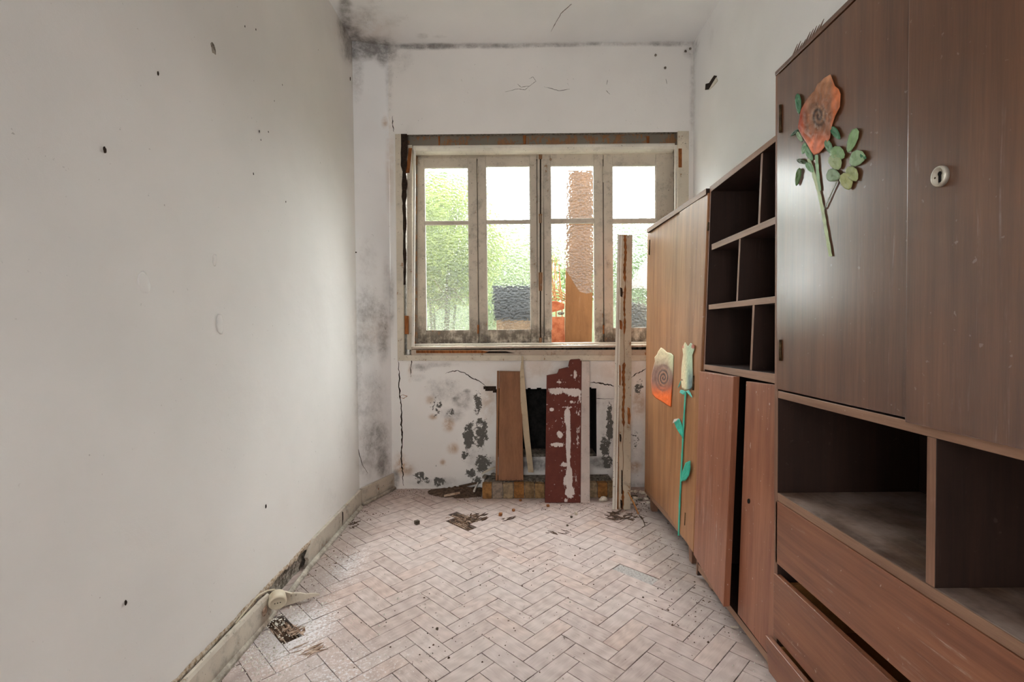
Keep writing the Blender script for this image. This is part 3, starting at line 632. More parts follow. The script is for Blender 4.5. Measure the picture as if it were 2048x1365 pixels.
# curved bead below the batten
g = G(); prof = [(-.012, .012), (-.020, .002), (-.016, -.012), (-.002, -.026), (.02, -.034), (.05, -.036), (.05, .012)]
xa, xb = onY(826, 300, YB).x, onY(1350, 300, YB).x; za, zb = onY(826, 294, YB).z, onY(1350, 289, YB).z
g.v += [Vector((xa, YB+.02+p, za+q)) for p, q in prof]+[Vector((xb, YB+.02+p, zb+q)) for p, q in prof]; n_ = len(prof)
g.f += [(k, (k+1) % n_, n_+(k+1) % n_, n_+k) for k in range(n_)]+[tuple(range(n_)), tuple(range(n_, 2*n_))]
g.make('head_moulding', M['bright'], win)
YS = 3.595
vb('frame_head', 824, 300, 1350, 319, YS+.015, .05, M['frame'])
vb('frame_jamb', 822, 300, 834, 692, YS-.02, .07, M['bare'])
vb('frame_jamb', 1334, 300, 1352, 692, YS-.0, .06, M['frame'])
# sill
zt = onY(1050, 692, YB-.03).z
box('sill_board', onY(822, 695, YB-.035).x, WX1-.01, YB-.035, 3.72, zt-.018, zt, M['sill'], win, .005)
box('sill_bead', onY(826, 690, YS-.03).x, WX1-.02, YS-.035, YS+.01, zt, zt+.018, M['bright'], win, .004)
vb('apron_board', 822, 700, 1356, 713, YB-.012, .03, M['sill'])
vb('apron_board', 803, 711, 1360, 722, YB-.022, .022, M['casing'])
vb('rotten_strip', 832, 701, 1000, 707, YB-.0135, .004, M['rust'], t=(0, -40, 0, 0))
vb('rotten_strip', 968, 703, 1030, 707, YB-.0145, .003, M['crack'], t=(10, -18, 0, 0))
# four folding sashes
def sash(us, vs_, panes, bottom_rail=True, fold=0.0, dy=0):
    (u0, u1), (v0, v1) = us, vs_; y = YS+dy
    vm = (v0+v1)/2; a, b = onY(u0, v0, y), onY(u1, v1, y); x0, x1, z0, z1 = onY(u0, vm, y).x, onY(u1, vm, y).x, b.z, a.z
    root_rot = fold
    (pu0, pv0, pu1, pv1), (qu0, qv0, qu1, qv1) = panes
    px0, px1 = onY((pu0+qu0)/2, vm, y).x, onY((pu1+qu1)/2, vm, y).x; pz1, pz0 = onY(pu0, pv0, y).z, onY(pu0, pv1, y).z; qz1, qz0 = onY(qu0, qv0, y).z, onY(qu0, qv1, y).z
    D = .036
    g = G().box(x0, px0, y, y+D, z0, z1).box(px1, x1, y, y+D, z0, z1).box(px0, px1, y+.0008, y+D-.001, pz1, z1)
    if bottom_rail: g.box(px0, px1, y+.0008, y+D-.001, z0, qz0)
    g.box(x1-.012, x1+.018, y+D+.001, y+D+.009, z0, z1)
    s = g.make('sash', M['frame'], win, bevel=.003)
    G().box(px0, px1, y+.004, y+D-.004, qz1, pz0).make('glazing_bar', M['frame'], s, bevel=.003)
    # putty and rebate beads
    bd = G()
    for (zz0, zz1) in ((pz0, pz1), (qz0, qz1)):
        bd.box(px0, px0+.005, y+.004, y+.02, zz0, zz1).box(px1-.005, px1, y+.004, y+.02, zz0, zz1).box(px0, px1, y+.005, y+.02, zz1-.005, zz1)
    bd.make('glazing_bead', M['bright'], s)
    return s, (px0, px1, pz0, pz1, qz0, qz1, y)
def two_face(o):
    for p in o.data.polygons: p.material_index = 0 if p.normal.y < -.5 else 1
def pane(s, x0, x1, z0, z1, y):
    two_face(G().box(x0+.002, x1-.002, y+.020, y+.024, z0+.001, z1-.001).make('glass_pane', [M['glass'], M['glass_out']], s))
vt = [(317, 690), (313, 689), (309, 687), (309, 687)]
S = []
S.append(sash((832, 955), vt[0], ((850, 335, 938, 442), (850, 449, 938, 661))))
S.append(sash((957, 1074), vt[1], ((973, 332, 1061, 440), (973, 447, 1061, 660))))
S.append(sash((1088, 1206), vt[2], ((1102, 331, 1189, 437), (1102, 446, 1189, 660)), False))
S.append(sash((1208, 1335), vt[3], ((1225, 331, 1312, 437), (1225, 446, 1312, 656))))
for k, (s, (x0, x1, pz0, pz1, qz0, qz1, y)) in enumerate(S):
    pane(s, x0, x1, pz0, pz1, y)
    if k != 2: pane(s, x0, x1, qz0, qz1, y)
    else:
        # broken pane: what is left of it has a curved lower edge
        yy = y+.020
        sh = [(1102.5, 446.5), (1188.5, 446.5), (1188.5, 585), (1172, 588), (1158, 583), (1151, 572), (1143, 558), (1133, 543), (1123, 528), (1113, 516), (1103, 508)]
        two_face(G().prism([onY(u, v, yy) for u, v in sh], (0, .004, 0)).make('broken_glass_pane', [M['glass'], M['glass_out']], s))
        # worn tenon ends where the bottom rail came away
        for u0, u1 in ((1088, 1099), (1193, 1206)):
            vb('stile_end', u0, 672, u1, 687, y-.001, .034, M['frame'], s)
    for (v0, v1) in ((333, 365), (650, 668)) if k in (0, 2) else ():
        uc = 956 if k == 0 else 1207
        q = onY(uc, v0, y-.004); w = onY(uc, v1, y-.004)
        G().tube([q, q.lerp(w, .48)], .006).tube([q.lerp(w, .52), w], .006).make('hinge', M['casing'] if v0 < 400 else M['rust'], s, smooth=True)
# meeting post with the remains of a bolt
vb('meeting_post', 1075, 305, 1087, 690, YS-.006, .04, M['frame'])
vb('meeting_post', 1068, 305, 1094, 690, YS+.038, .012, M['frame'])
vb('meeting_groove', 1079.5, 306, 1082.5, 690, YS-.0075, .004, M['crack'])
bolt = G()
for (v0, v1, hw) in [(300, 318, 4), (428, 446, 3.5), (545, 582, 4), (676, 689, 3)]:
    bolt.prism([onY(1081-hw, v0, YS-.014), onY(1081+hw, v0, YS-.014), onY(1081+hw*.8, v1, YS-.014), onY(1081-hw*.8, v1, YS-.014)], (0, .01, 0))
bolt.make('bolt_keeper', m_paint('bolt_paint', lin(150, 130, 108), .6, .25), win, bevel=.002)
# paint flakes on the sill
crumb = G(); r = random.Random(9)
for k in range(60):
    u = r.choice([r.gauss(1135, 14), r.gauss(1210, 10), r.gauss(850, 14), r.uniform(840, 1340)]); x = onY(u, 695, YB+.02).x; y_ = r.uniform(YB-.02, YB+.05); s_ = r.uniform(.003, .011); t_ = r.random()*6
    crumb.add([(x+s_*math.cos(t_+q), y_+s_*.5*math.sin(t_+q), zt+.001+r.random()*.006) for q in (0, 1.5, 3, 4.6)], [(0, 1, 2, 3)])
tag(stuff(crumb.make('paint_flakes', M['bright'], None)), 'loose flakes of white paint along the window sill', 'debris')
# ------------------------------------------------------------------ cabinets
def C1(u, v, dx=0):
    t = (u-1292)/(1403-1292); vt_ = lerp(462, 375, t); vb_ = lerp(985, 1108, t); s = (v-vt_)/(vb_-vt_)
    return onX(u, v, lerp(lerp(.862, .885, t), lerp(.838, .830, t), s)+dx)
def C2(u, v, dx=0):
    t = (u-1408)/(1549-1408); vt_ = lerp(378, 275, t); vb_ = lerp(1150, 1340, t); s = (v-vt_)/(vb_-vt_)
    return onX(u, v, lerp(.888, .835, s)+dx)
XBK = 1.27
def panel(name, f, q, dx, vec, mat, parent, bevel=.002):
    dx = dx if isinstance(dx, (list, tuple)) else [dx]*len(q)
    return slab(name, [f(u, v, d) for (u, v), d in zip(q, dx)], vec, mat, parent, bevel)
def upto(pts, x=XBK):   # board from a front edge (two pts x two heights) back to the wall plane
    return pts
def deep(name, front, xb, mat, parent, bevel=.0015):
    """board: the front quad's outline carried back, level, to x = xb"""
    g = G(); n = len(front); g.v = [Vector(p) for p in front]+[Vector((xb, p.y, p.z)) for p in front]
    g.f = [tuple(range(n)), tuple(range(2*n-1, n-1, -1))]+[(i, (i+1) % n, (i+1) % n+n, i+n) for i in range(n)]
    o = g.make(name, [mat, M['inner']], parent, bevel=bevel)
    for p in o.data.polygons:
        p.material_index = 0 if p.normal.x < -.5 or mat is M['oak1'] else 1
    return o
def edgeboard(name, a, b, thick, xb, mat, parent):
    """upright board seen edge on: front edge from point a (top) to b (bottom), thick towards the camera"""
    t = Vector((0, -thick, 0)); return deep(name, [a, a+t, b+t, b], xb, mat, parent)
# --- far wardrobe
p0 = C1(1300, 990); wd = thing('wardrobe', (1.05, 2.65, 0), 'orange-brown two-door wardrobe with rose stickers, next to the window', 'wardrobe')
ft, nt_, fbm, nb = C1(1295, 464, .018), C1(1418, 380, .018), C1(1289, 984, .018), C1(1388, 1090, .018)
edgeboard('side_panel', ft, fbm, .018, XBK, M['oak1'], wd)
edgeboard('side_panel', nt_+Vector((0, .02, 0)), nb+Vector((0, .02, 0)), .018, XBK, M['oak1'], wd)
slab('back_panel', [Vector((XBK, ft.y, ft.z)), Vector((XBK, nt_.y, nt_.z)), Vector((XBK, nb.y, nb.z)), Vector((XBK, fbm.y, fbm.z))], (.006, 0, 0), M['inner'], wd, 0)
deep('top_panel', [C1(1293, 458, -.012), C1(1412, 377, -.012), C1(1412, 389, -.012), C1(1294, 466, -.012)], XBK, M['edge'], wd)
deep('bottom_rail', [C1(1291, 976, .004), C1(1389, 1090, .004), C1(1388, 1104, .004), C1(1291, 987, .004)], XBK, M['edge'], wd)
dl = panel('door', C1, [(1296, 468), (1361, 423), (1341, 1034), (1289.5, 979)], [0, 0, 0, 0], (.02, 0, 0), M['oak1'], wd)
dr = panel('door', C1, [(1359, 425), (1416, 386), (1386, 1106), (1336, 1031)], [-.014, -.006, -.008, -.024], (.02, 0, 0), M['oak1'], wd)
for (u, v0, v1, d) in [(1382, 752, 781, dr), (1366, 1026, 1051, dr), (1412, 445, 462, dr), (1294.5, 480, 510, dl)]:
    G().tube([C1(u+5, v0, -.012), C1(u+4, v1, -.012)], .004).make('hinge', M['metal'], d, smooth=True)
def disc(f, u, v, ru, rv, dx, name, mat, parent, th=.003, n=24):
    return G().prism([f(u+ru*math.cos(2*math.pi*k/n), v+rv*math.sin(2*math.pi*k/n), dx) for k in range(n)], (th, 0, 0)).make(name, mat, parent)
disc(C1, 1351, 742, 2.6, 6.5, -.004, 'keyhole_plate', M['plate'], dl); disc(C1, 1351, 741, 1.0, 3, -.0055, 'keyhole', M['hole'], dl)
for k, (u, v) in enumerate([(1304, 1000), (1372, 1082)]):
    q = onX(u, v, .875); y_ = onZ(1304, 1022, 0).y if k == 0 else 2.36
    x_ = .862
    g = G(); tz = .11; g.v = [Vector((x_+a, y_+b, 0)) for a, b in ((0, -.018), (.035, -.018), (.035, .018), (0, .018))]+[Vector((x_-.002+a, y_+b, tz)) for a, b in ((0, -.026), (.05, -.026), (.05, .026), (0, .026))]
    g.f = [(0, 1, 2, 3), (4, 5, 6, 7)]+[(i, (i+1) % 4, (i+1) % 4+4, i+4) for i in range(4)]; g.make('leg', M['edgez'], wd, bevel=.002)
    g2 = G(); g2.v = [v_+Vector((.34, 0, 0)) for v_ in g.v]; g2.f = g.f; g2.make('leg', M['edgez'], wd, bevel=.002)
# --- middle bookcase cupboard
bk = thing('bookcase_cupboard', (1.05, 1.9, 0), 'reddish brown cupboard with open shelves above and a crooked door below', 'bookcase')
a0, a1 = C2(1420.5, 377), C2(1393, 1150)
edgeboard('side_panel', a0+Vector((0, .006, 0)), a1+Vector((0, .006, 0)), .016, XBK, M['edgez'], bk)
b0, b1 = Vector((.888, 1.555, a0.z)), Vector((.835, 1.555, a1.z))
edgeboard('side_panel', b0, b1, .018, XBK, M['edgez'], bk)
slab('back_panel', [Vector((XBK, a0.y, a0.z)), Vector((XBK, 1.54, a0.z)), Vector((XBK, 1.54, a1.z-.02)), Vector((XBK, a1.y, a1.z-.02))], (.006, 0, 0), M['inner'], bk, 0)
deep('top_panel', [C2(1419, 374), C2(1562, 262), C2(1562, 275), C2(1420, 385)], XBK, M['edge'], bk)
sh1 = deep('shelf', [C2(1423, 489, .004), C2(1556, 431, .004), C2(1556, 446, .004), C2(1423, 501, .004)], XBK, M['edge'], bk)
sh2 = deep('shelf', [C2(1417, 610, .004), C2(1556, 592, .004), C2(1556, 606, .004), C2(1417, 620, .004)], XBK, M['edge'], bk)
sh3 = deep('shelf', [C2(1408, 729, -.004), C2(1556, 749, -.004), C2(1556, 769, -.004), C2(1408, 739, -.004)], XBK, M['edge'], bk)
edgeboard('divider', C2(1522, 300, .006), C2(1515.5, 452, .006), .015, XBK, M['edgez'], bk)
edgeboard('divider', C2(1478, 474, .006), C2(1472, 605, .006), .015, XBK, M['edgez'], bk)
edgeboard('divider', C2(1505, 608, .006), C2(1499, 744, .006), .016, XBK, M['edgez'], bk)
deep('bottom_rail', [C2(1396, 1128), C2(1547, 1325), C2(1545, 1339), C2(1396, 1142)], XBK, M['edge'], bk)
d1 = panel('door', C2, [(1399, 743), (1467, 754), (1447, 1215), (1387, 1110)], [-.024, -.030, -.048, -.026], (.026, .004, 0), M['oak2'], bk)
d2 = panel('door', C2, [(1492, 763), (1551, 770), (1548, 1326), (1475, 1229)], [-.004]*4, (.02, 0, 0), M['oak2'], bk)
disc(C2, 1497, 1003, 2.6, 5, -.0055, 'key_hole', M['hole'], d2, .002)
for (x_, y_) in [(.86, onZ(1410, 1178, 0).y), (1.2, 2.14), (.86, 1.62), (1.2, 1.62)]:
    g = G(); g.v = [Vector((x_+a, y_+b, 0)) for a, b in ((0, -.018), (.035, -.018), (.035, .018), (0, .018))]+[Vector((x_-.004+a, y_+b, .13)) for a, b in ((0, -.024), (.05, -.024), (.05, .024), (0, .024))]
    g.f = [(0, 1, 2, 3), (4, 5, 6, 7)]+[(i, (i+1) % 4, (i+1) % 4+4, i+4) for i in range(4)]; g.make('leg', M['edgez'], bk, bevel=.002)
# --- tall near cabinet
XF = .825
def C3(u, v, dx=0): return onX(u, v, XF+dx)
bc = thing('tall_cabinet', (1.05, 1.0, 0), 'tall dark brown cabinet with two upper doors, open cubbyholes and three drawers', 'cabinet')
yF = C3(1549, 700).y; yN = .42; ZT = C3(1549, 155).z; T = .02
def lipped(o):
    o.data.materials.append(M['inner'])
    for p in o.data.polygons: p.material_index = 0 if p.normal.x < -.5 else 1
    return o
lipped(box('side_panel', XF, XBK, yF-T, yF, .05, ZT-.0, M['edgez'], bc))
lipped(box('side_panel', XF, XBK, yN, yN+T, .05, ZT-.0, M['edgez'], bc))
box('top_panel', XF-.002, XBK, yN, yF, ZT, ZT+.014, M['oak3'], bc)
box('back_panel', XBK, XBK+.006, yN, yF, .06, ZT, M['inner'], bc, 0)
zr1, zr0 = C3(1557, 780).z-.003, C3(1557, 797).z
lipped(box('rail', XF, XBK, yN+T, yF-T, zr0, zr1, M['edge'], bc))
zs1, zs0 = C3(1557, 987).z, C3(1557, 1003).z
sf = box('shelf', XF+.003, XBK, yN+T, yF-T, zs0, zs1, M['shelf'], bc)
box('shelf_lipping', XF, XF+.004, yN+T, yF-T, zs0, zs1-.0005, M['edge'], sf, .001)
yd = C3(1851, 900).y
lipped(box('divider', XF+.002, XBK, yd-.022, yd, zs1, zr0, M['edgez'], bc))
ys = C3(1831, 500).y
do1 = box('door', XF-.001, XF+.019, ys+.001, yF-.012, zr1+.004, ZT-.004, M['oak3'], bc, .0025)
do2 = box('door', XF-.016, XF+.004, yN-.01, ys+.004, C3(2048, 901, -.016).z, ZT-.002, M['oak3'], bc, .0025)
for (u, v0, v1) in [(1560.5, 210, 265), (1560.5, 680, 722)]:
    G().tube([C3(u, v0, -.004), C3(u, v1, -.004)], .004).make('hinge', M['metal'], do1, smooth=True)
# oval keyhole plate standing proud
def C3d(u, v, dx=0): return onX(u, v, XF-.016+dx)
cp = C3d(1885, 353); g = G(); n_ = 28
prof = [(1.0, 0), (1.0, -.006), (.93, -.010), (.80, -.010), (.74, -.005), (.02, -.005)]
for rr, h in prof: g.v += [cp+Vector((h, .0155*rr*math.cos(2*math.pi*k/n_), .0195*rr*math.sin(2*math.pi*k/n_))) for k in range(n_)]
for i in range(len(prof)-1): g.f += [(i*n_+k, i*n_+(k+1) % n_, (i+1)*n_+(k+1) % n_, (i+1)*n_+k) for k in range(n_)]
g.f += [tuple(range(n_)), tuple(range((len(prof)-1)*n_, len(prof)*n_))]
kp = lab(g.make('keyhole_plate', M['plate'], do2, smooth=True), 'oval metal keyhole plate')
g = G(); pts = [Vector((cp.x-.0056, cp.y+.0035*math.cos(q), cp.z+.005+.004*math.sin(q))) for q in [math.radians(-60+300*i/12) for i in range(13)]]
pts = [Vector((cp.x-.0056, cp.y+.004*math.cos(q), cp.z+.005+.0045*math.sin(q))) for q in [math.radians(-50+280*i/12) for i in range(13)]]+[Vector((cp.x-.0056, cp.y-.0026, cp.z-.011)), Vector((cp.x-.0056, cp.y+.0026, cp.z-.011))]
G().prism(pts, (.0008, 0, 0)).make('keyhole', M['hole'], do2)
for s_ in (-1, 1):
    G().lump(cp+Vector((-.0055, .010*s_, 0)), .0022, 1, (.4, 1, 1), 1, 0).make('screw', M['metal'], do2)
# drawers
zA = [(C3(1558, 1005).z, C3(1558, 1132).z, 0, 0), (C3(1558, 1153).z, C3(1558, 1279).z, -.006, 0), (C3(1549, 1294, -.03).z, .05, -.030, -.012)]
for k, (z1, z0, dx, tilt) in enumerate(zA):
    y0, y1 = yN+T-.012, yF-T+.012 if k < 2 else yF-.004
    q = [Vector((XF+dx, y1, z1)), Vector((XF+dx, y0, z1)), Vector((XF+dx-tilt, y0, z0)), Vector((XF+dx-tilt, y1, z0))]
    dw = slab('drawer', q, (.019, 0, 0), M['draw'], bc, .003)
    open_y = (yN+T+.012, yF-T-.012)
    g = G().box(XF+dx+.019, 1.22, open_y[0], open_y[0]+.012, z0+.02, z1-.02).box(XF+dx+.019, 1.22, open_y[1]-.012, open_y[1], z0+.02, z1-.02).box(XF+dx+.019, 1.22, open_y[0]+.012, open_y[1]-.012, z0+.02, z0+.026).box(1.21, 1.22, open_y[0]+.012, open_y[1]-.012, z0+.026, z1-.02)
    g.make('drawer_box', M['light'], dw)
box('base_board', XF+.05, XBK, yN+T, yF-T, .05, .068, M['inner'], bc)
for (x_, y_) in [(.86, yF-.06), (1.2, yF-.06), (.86, yN+.06), (1.2, yN+.06)]: box('leg', x_, x_+.045, y_-.022, y_+.022, 0, .05, M['edgez'], bc)
# ragged veneer chips along its top edge
g = G(); r = random.Random(2)
for k in range(9):
    y_ = lerp(1.44, 1.32, k/8); l = r.uniform(.012, .03); g.prism([Vector((XF-.002, y_, ZT+.010)), Vector((XF-.002, y_-.012, ZT+.010)), Vector((XF-.003, y_-.020-l*.4, ZT+.012+l*.6))], (.0015, 0, 0))
g.make('veneer_splinter', M['oak3'], bc)
# ------------------------------------------------------------------ stickers
def decal(name, f, outline, center, colf, dx, parent, rings=14, seed=0, crinkle=.0015, per=4):
    """flat printed sticker: rings of vertices from the centre to the outline, one colour per vertex"""
    out = []
    n0 = len(outline)
    for i in range(n0):
        a, b = outline[i], outline[(i+1) % n0]
        for k in range(per): out.append((lerp(a[0], b[0], k/per), lerp(a[1], b[1], k/per)))
    n = len(out); vs = [f(center[0], center[1], dx)]; cols = [colf(0, 0, *center)]; fs = []
    for j in range(1, rings+1):
        rr = j/rings
        for i, (u, v) in enumerate(out):
            uu, vv = lerp(center[0], u, rr), lerp(center[1], v, rr)
            z = crinkle*(mn.noise(Vector((uu*.13, vv*.13, seed)))*1.2+mn.noise(Vector((uu*.4, vv*.4, seed+5)))*.7)+crinkle
            vs.append(f(uu, vv, dx-z)); cols.append(colf(rr, i/n, uu, vv))
    for i in range(n): fs.append((0, 1+i, 1+(i+1) % n))
    for j in range(rings-1):
        for i in range(n): a = 1+j*n+i; b = 1+j*n+(i+1) % n; fs.append((a, b, b+n, a+n))
    m0 = 1+(rings-1)*n; k0 = len(vs)
    for i in range(n): vs.append(Vector(vs[m0+i])+Vector((.0022, 0, 0))); cols.append(cols[m0+i])
    for i in range(n): fs.append((m0+i, m0+(i+1) % n, k0+(i+1) % n, k0+i))
    o = mesh(name, vs, fs, M['decal'], parent, smooth=True)
    ca_ = o.data.color_attributes.new('col', 'FLOAT_COLOR', 'POINT'); buf = []
    for c_ in cols: buf += [c_[0], c_[1], c_[2], 1]
    ca_.data.foreach_set('color', buf); return o
def mixc(a, b, t): t = max(0, min(1, t)); return tuple(lerp(x, y, t) for x, y in zip(a, b))
def zp(pts, ox, oy, sc): return [(ox+x/sc, oy+y/sc) for x, y in pts]
def col_rose1(r_, a_, u, v):
    y = (v-690)/126; x = (u-1300)/46
    c = mixc(lin(222, 206, 168), lin(140, 108, 98), sm((y-.12)/.3)); c = mixc(c, lin(240, 112, 48), sm((y-.55)/.3)+sm((.12-x)/.2)*sm((y-.3)/.2))
    c = mixc(c, lin(206, 208, 168), sm((x-.72)/.2)*sm((.6-y)/.4))
    dx_, dy_ = (u-1327)/13, (v-756)/20; d = math.hypot(dx_, dy_); an = math.atan2(dy_, dx_)
    if d < 1.15:
        sp = .5+.5*math.sin(an+d*17); k = sm((1.15-d)/.5); c = mixc(c, mixc(lin(46, 46, 56), lin(190, 138, 106), sp**1.5), k*.9)
    if abs(d-1.25) < .13: c = mixc(c, lin(120, 84, 74), .6)
    f_ = mn.noise(Vector((u*.3, v*.3, 2))); return mixc(c, tuple(q*.75 for q in c), max(0, f_)*1.2)
R1 = zp([(240, 195), (275, 215), (330, 265), (390, 280), (430, 320), (425, 600), (400, 880), (390, 1095), (340, 1070), (280, 1030), (230, 1000), (165, 965), (110, 900), (90, 700), (100, 600), (140, 440), (150, 400), (145, 340), (180, 300), (200, 250)], 1290, 670, 7.583)
lab(decal('rose_sticker', C1, R1, (1326, 757), col_rose1, -.003, dl, 22), 'peeling orange rose sticker')
def col_bud(r_, a_, u, v):
    y = (v-688)/92; x = (u-1361)/26
    c = mixc(lin(226, 212, 172), lin(178, 196, 164), sm((x-.25)/.4)); c = mixc(c, lin(104, 122, 122), sm((x-.4)/.3)*sm((y-.35)/.5)); c = mixc(c, lin(228, 120, 70), sm((.1-x)/.1)*sm((y-.15)/.1)*sm((.85-y)/.2))
    if y < .1 and (x < .25 or x > .85): c = mixc(c, lin(176, 48, 34), .8)
    k = mn.noise(Vector((u*.5, v*.22, 7))); return mixc(c, tuple(min(1, q*1.25) for q in c), max(0, k)*1.5)
BUD = zp([(560, 165), (575, 180), (605, 115), (650, 180), (690, 125), (750, 165), (740, 230), (712, 310), (718, 540), (722, 700), (715, 790), (680, 835), (600, 838), (560, 810), (545, 700), (552, 500), (578, 300), (570, 230)], 1290, 670, 7.583)
lab(decal('rosebud_sticker', C1, BUD, (1374, 735), col_bud, -.014, dr, 16), 'cream and grey rosebud sticker')
TEAL = lin(56, 172, 146)
def flat_col(c, var=.25): return lambda r_, a_, u, v: mixc(c, tuple(q*.6 for q in c), max(0, mn.noise(Vector((u*.25, v*.25, 3))))*var*4)
def strip_decal(name, f, pts, w, colf, dx, parent):
    out = []; P = []
    for i in range(len(pts)-1):
        for k in range(6): P.append((lerp(pts[i][0], pts[i+1][0], k/6), lerp(pts[i][1], pts[i+1][1], k/6)))
    P.append(pts[-1]); vs = []; fs = []; cols = []
    for i, (u, v) in enumerate(P):
        a, b = P[max(0, i-1)], P[min(len(P)-1, i+1)]; d = math.hypot(b[0]-a[0], b[1]-a[1]); nx, ny = -(b[1]-a[1])/d, (b[0]-a[0])/d
        w_ = w*(1+.12*math.sin(i*1.9))
        for s_, dz in ((-1, 0), (-.6, -.0012), (.6, -.0012), (1, 0)): vs.append(f(u+nx*w_*s_/2, v+ny*w_*s_/2, dx+dz)); cols.append(colf(0, 0, u, v))
    for i in range(len(P)-1):
        for q in range(3): fs.append((4*i+q, 4*i+q+1, 4*i+5+q, 4*i+4+q))
    o = mesh(name, vs, fs, M['decal'], parent); ca_ = o.data.color_attributes.new('col', 'FLOAT_COLOR', 'POINT'); buf = []
    for c_ in cols: buf += [*c_, 1]
    ca_.data.foreach_set('color', buf); return o
lab(strip_decal('stem_sticker', C1, [(1371, 783), (1368, 830), (1365, 890), (1362, 950), (1359, 1010), (1357, 1072)], 3.2, flat_col(TEAL), -.019, dr), 'long teal stem sticker')
def leafpoly(cx, cy, rl, rw, ang, n=10):
    o = []
    for k in range(n):
        q = 2*math.pi*k/n; x = rl*math.cos(q); y = rw*math.sin(q)*(1-.25*math.cos(q)); o.append((cx+x*math.cos(ang)-y*math.sin(ang), cy+x*math.sin(ang)+y*math.cos(ang)))
    return o
for pl, c_ in [([(1347, 843), (1358, 838), (1363, 850), (1367, 868), (1366, 878), (1359, 868), (1352, 856)], (1358, 858)), ([(1371, 926), (1380, 922), (1380, 938), (1377, 952), (1370, 962), (1362, 964), (1364, 945)], (1372, 945))]:
    decal('leaf_sticker', C1, pl, c_, flat_col(TEAL), -.020, dr, 5)
lab(slab('curled_leaf_tip', [C1(1345, 847, -.026), C1(1348, 839, -.030), (C1(1358, 837, -.028)), C1(1352, 843, -.024)], (.001, 0, 0), M['paper'], dr, 0), 'white paper back of a curled leaf')
for pl in ([(1361, 780), (1366, 781), (1371, 785), (1366, 790), (1359, 786)], [(1372, 783), (1377, 781), (1381, 788), (1384, 796), (1377, 789)], [(1361, 762), (1358, 770), (1355, 776), (1359, 772)]):
    decal('sepal_sticker', C1, pl, (sum(p[0] for p in pl)/len(pl), sum(p[1] for p in pl)/len(pl)), flat_col(lin(90, 190, 178)), -.019, dr, 3)
def col_rose2(r_, a_, u, v):
    x = (u-1595)/84; y = (v-149)/162
    c = mixc(lin(184, 132, 98), lin(152, 106, 82), sm(y/.4)); c = mixc(c, lin(176, 80, 52), sm((.28-x)/.25)*sm((y-.25)/.2)); c = mixc(c, lin(226, 130, 96), sm((y-.65)/.25)); c = mixc(c, lin(208, 120, 76), sm((x-.75)/.15))
    dx_, dy_ = (u-1637)/14, (v-232)/22; d = math.hypot(dx_, dy_); an = math.atan2(dy_, dx_)
    if d < 1.5: c = mixc(c, mixc(lin(64, 62, 62), lin(156, 122, 98), .5+.5*math.sin(an+d*11)), sm((1.5-d)/.9)*.85)
    k = mn.noise(Vector((u*.12+v*.03, v*.05, 4))); c = mixc(c, tuple(min(1, q*1.5) for q in c), max(0, k)*1.3); return mixc(c, tuple(q*.55 for q in c), max(0, -k)*1.2)  # crumple highlights painted into the colour, darker streaks between them
R2 = zp([(340, 65), (355, 105), (370, 145), (395, 165), (408, 200), (403, 285), (370, 350), (350, 410), (335, 500), (300, 560), (265, 600), (230, 615), (205, 580), (185, 540), (145, 480), (120, 425), (132, 360), (140, 310), (185, 225), (235, 175), (255, 130), (300, 90)], 1560, 130, 3.4136)
lab(decal('rose_sticker', C3, R2, (1636, 232), col_rose2, -.005, do1, 22, 3, .003), 'crumpled orange rose sticker')
GR = lin(140, 172, 124); GD = lin(70, 122, 88)
strip_decal('stem_sticker', C3, zp([(195, 640), (225, 730), (262, 860), (290, 990), (315, 1140), (345, 1308)], 1560, 130, 3.4136), 7, flat_col(lin(186, 202, 158)), -.004, do1)
strip_decal('stem_sticker', C3, zp([(248, 615), (255, 720), (270, 860)], 1560, 130, 3.4136), 6.5, flat_col(lin(156, 192, 150)), -.004, do1)
strip_decal('stem_sticker', C3, zp([(395, 780), (350, 880), (303, 985)], 1560, 130, 3.4136), 2.2, flat_col(lin(120, 120, 96)), -.004, do1)
for (x, y, rl, rw, an, c_) in [(490, 515, 88, 30, 1.9, GR), (520, 640, 62, 46, 2.2, lin(150, 178, 138)), (390, 605, 52, 46, .6, GR), (375, 665, 56, 42, 1.2, lin(160, 176, 130)), (360, 755, 46, 44, .2, lin(140, 164, 132)), (450, 795, 60, 42, 1.3, lin(172, 178, 122)), (490, 745, 56, 38, 1.1, lin(166, 176, 126)), (122, 265, 70, 18, 1.5, GD), (375, 465, 52, 22, 1.0, GD), (330, 560, 50, 22, 1.2, lin(110, 146, 112)), (190, 600, 60, 20, 1.1, lin(110, 150, 112)), (150, 660, 38, 16, .3, lin(66, 80, 52)), (120, 765, 62, 16, 1.75, lin(80, 112, 60)), (95, 465, 34, 10, 2.4, lin(60, 84, 60)), (160, 570, 40, 14, 1.8, lin(130, 166, 128)), (130, 490, 40, 14, 1.1, lin(150, 176, 140)), (200, 700, 40, 20, 1.0, lin(130, 168, 128)), (565, 625, 24, 14, .8, GD)]:
    cx, cy = 1560+x/3.4136, 130+y/3.4136
    def cf(r_, a_, u, v, c_=c_): 
        k = .5+.5*math.sin(a_*40); return mixc(c_, tuple(q*.7 for q in c_), (.35*k if r_ > .2 else .6))
    decal('leaf_sticker', C3, leafpoly(cx, cy, rl/3.4136, rw/3.4136, an), (cx, cy), cf, -.005-.001*rnd.random(), do1, 5, int(x), .0018, 2)
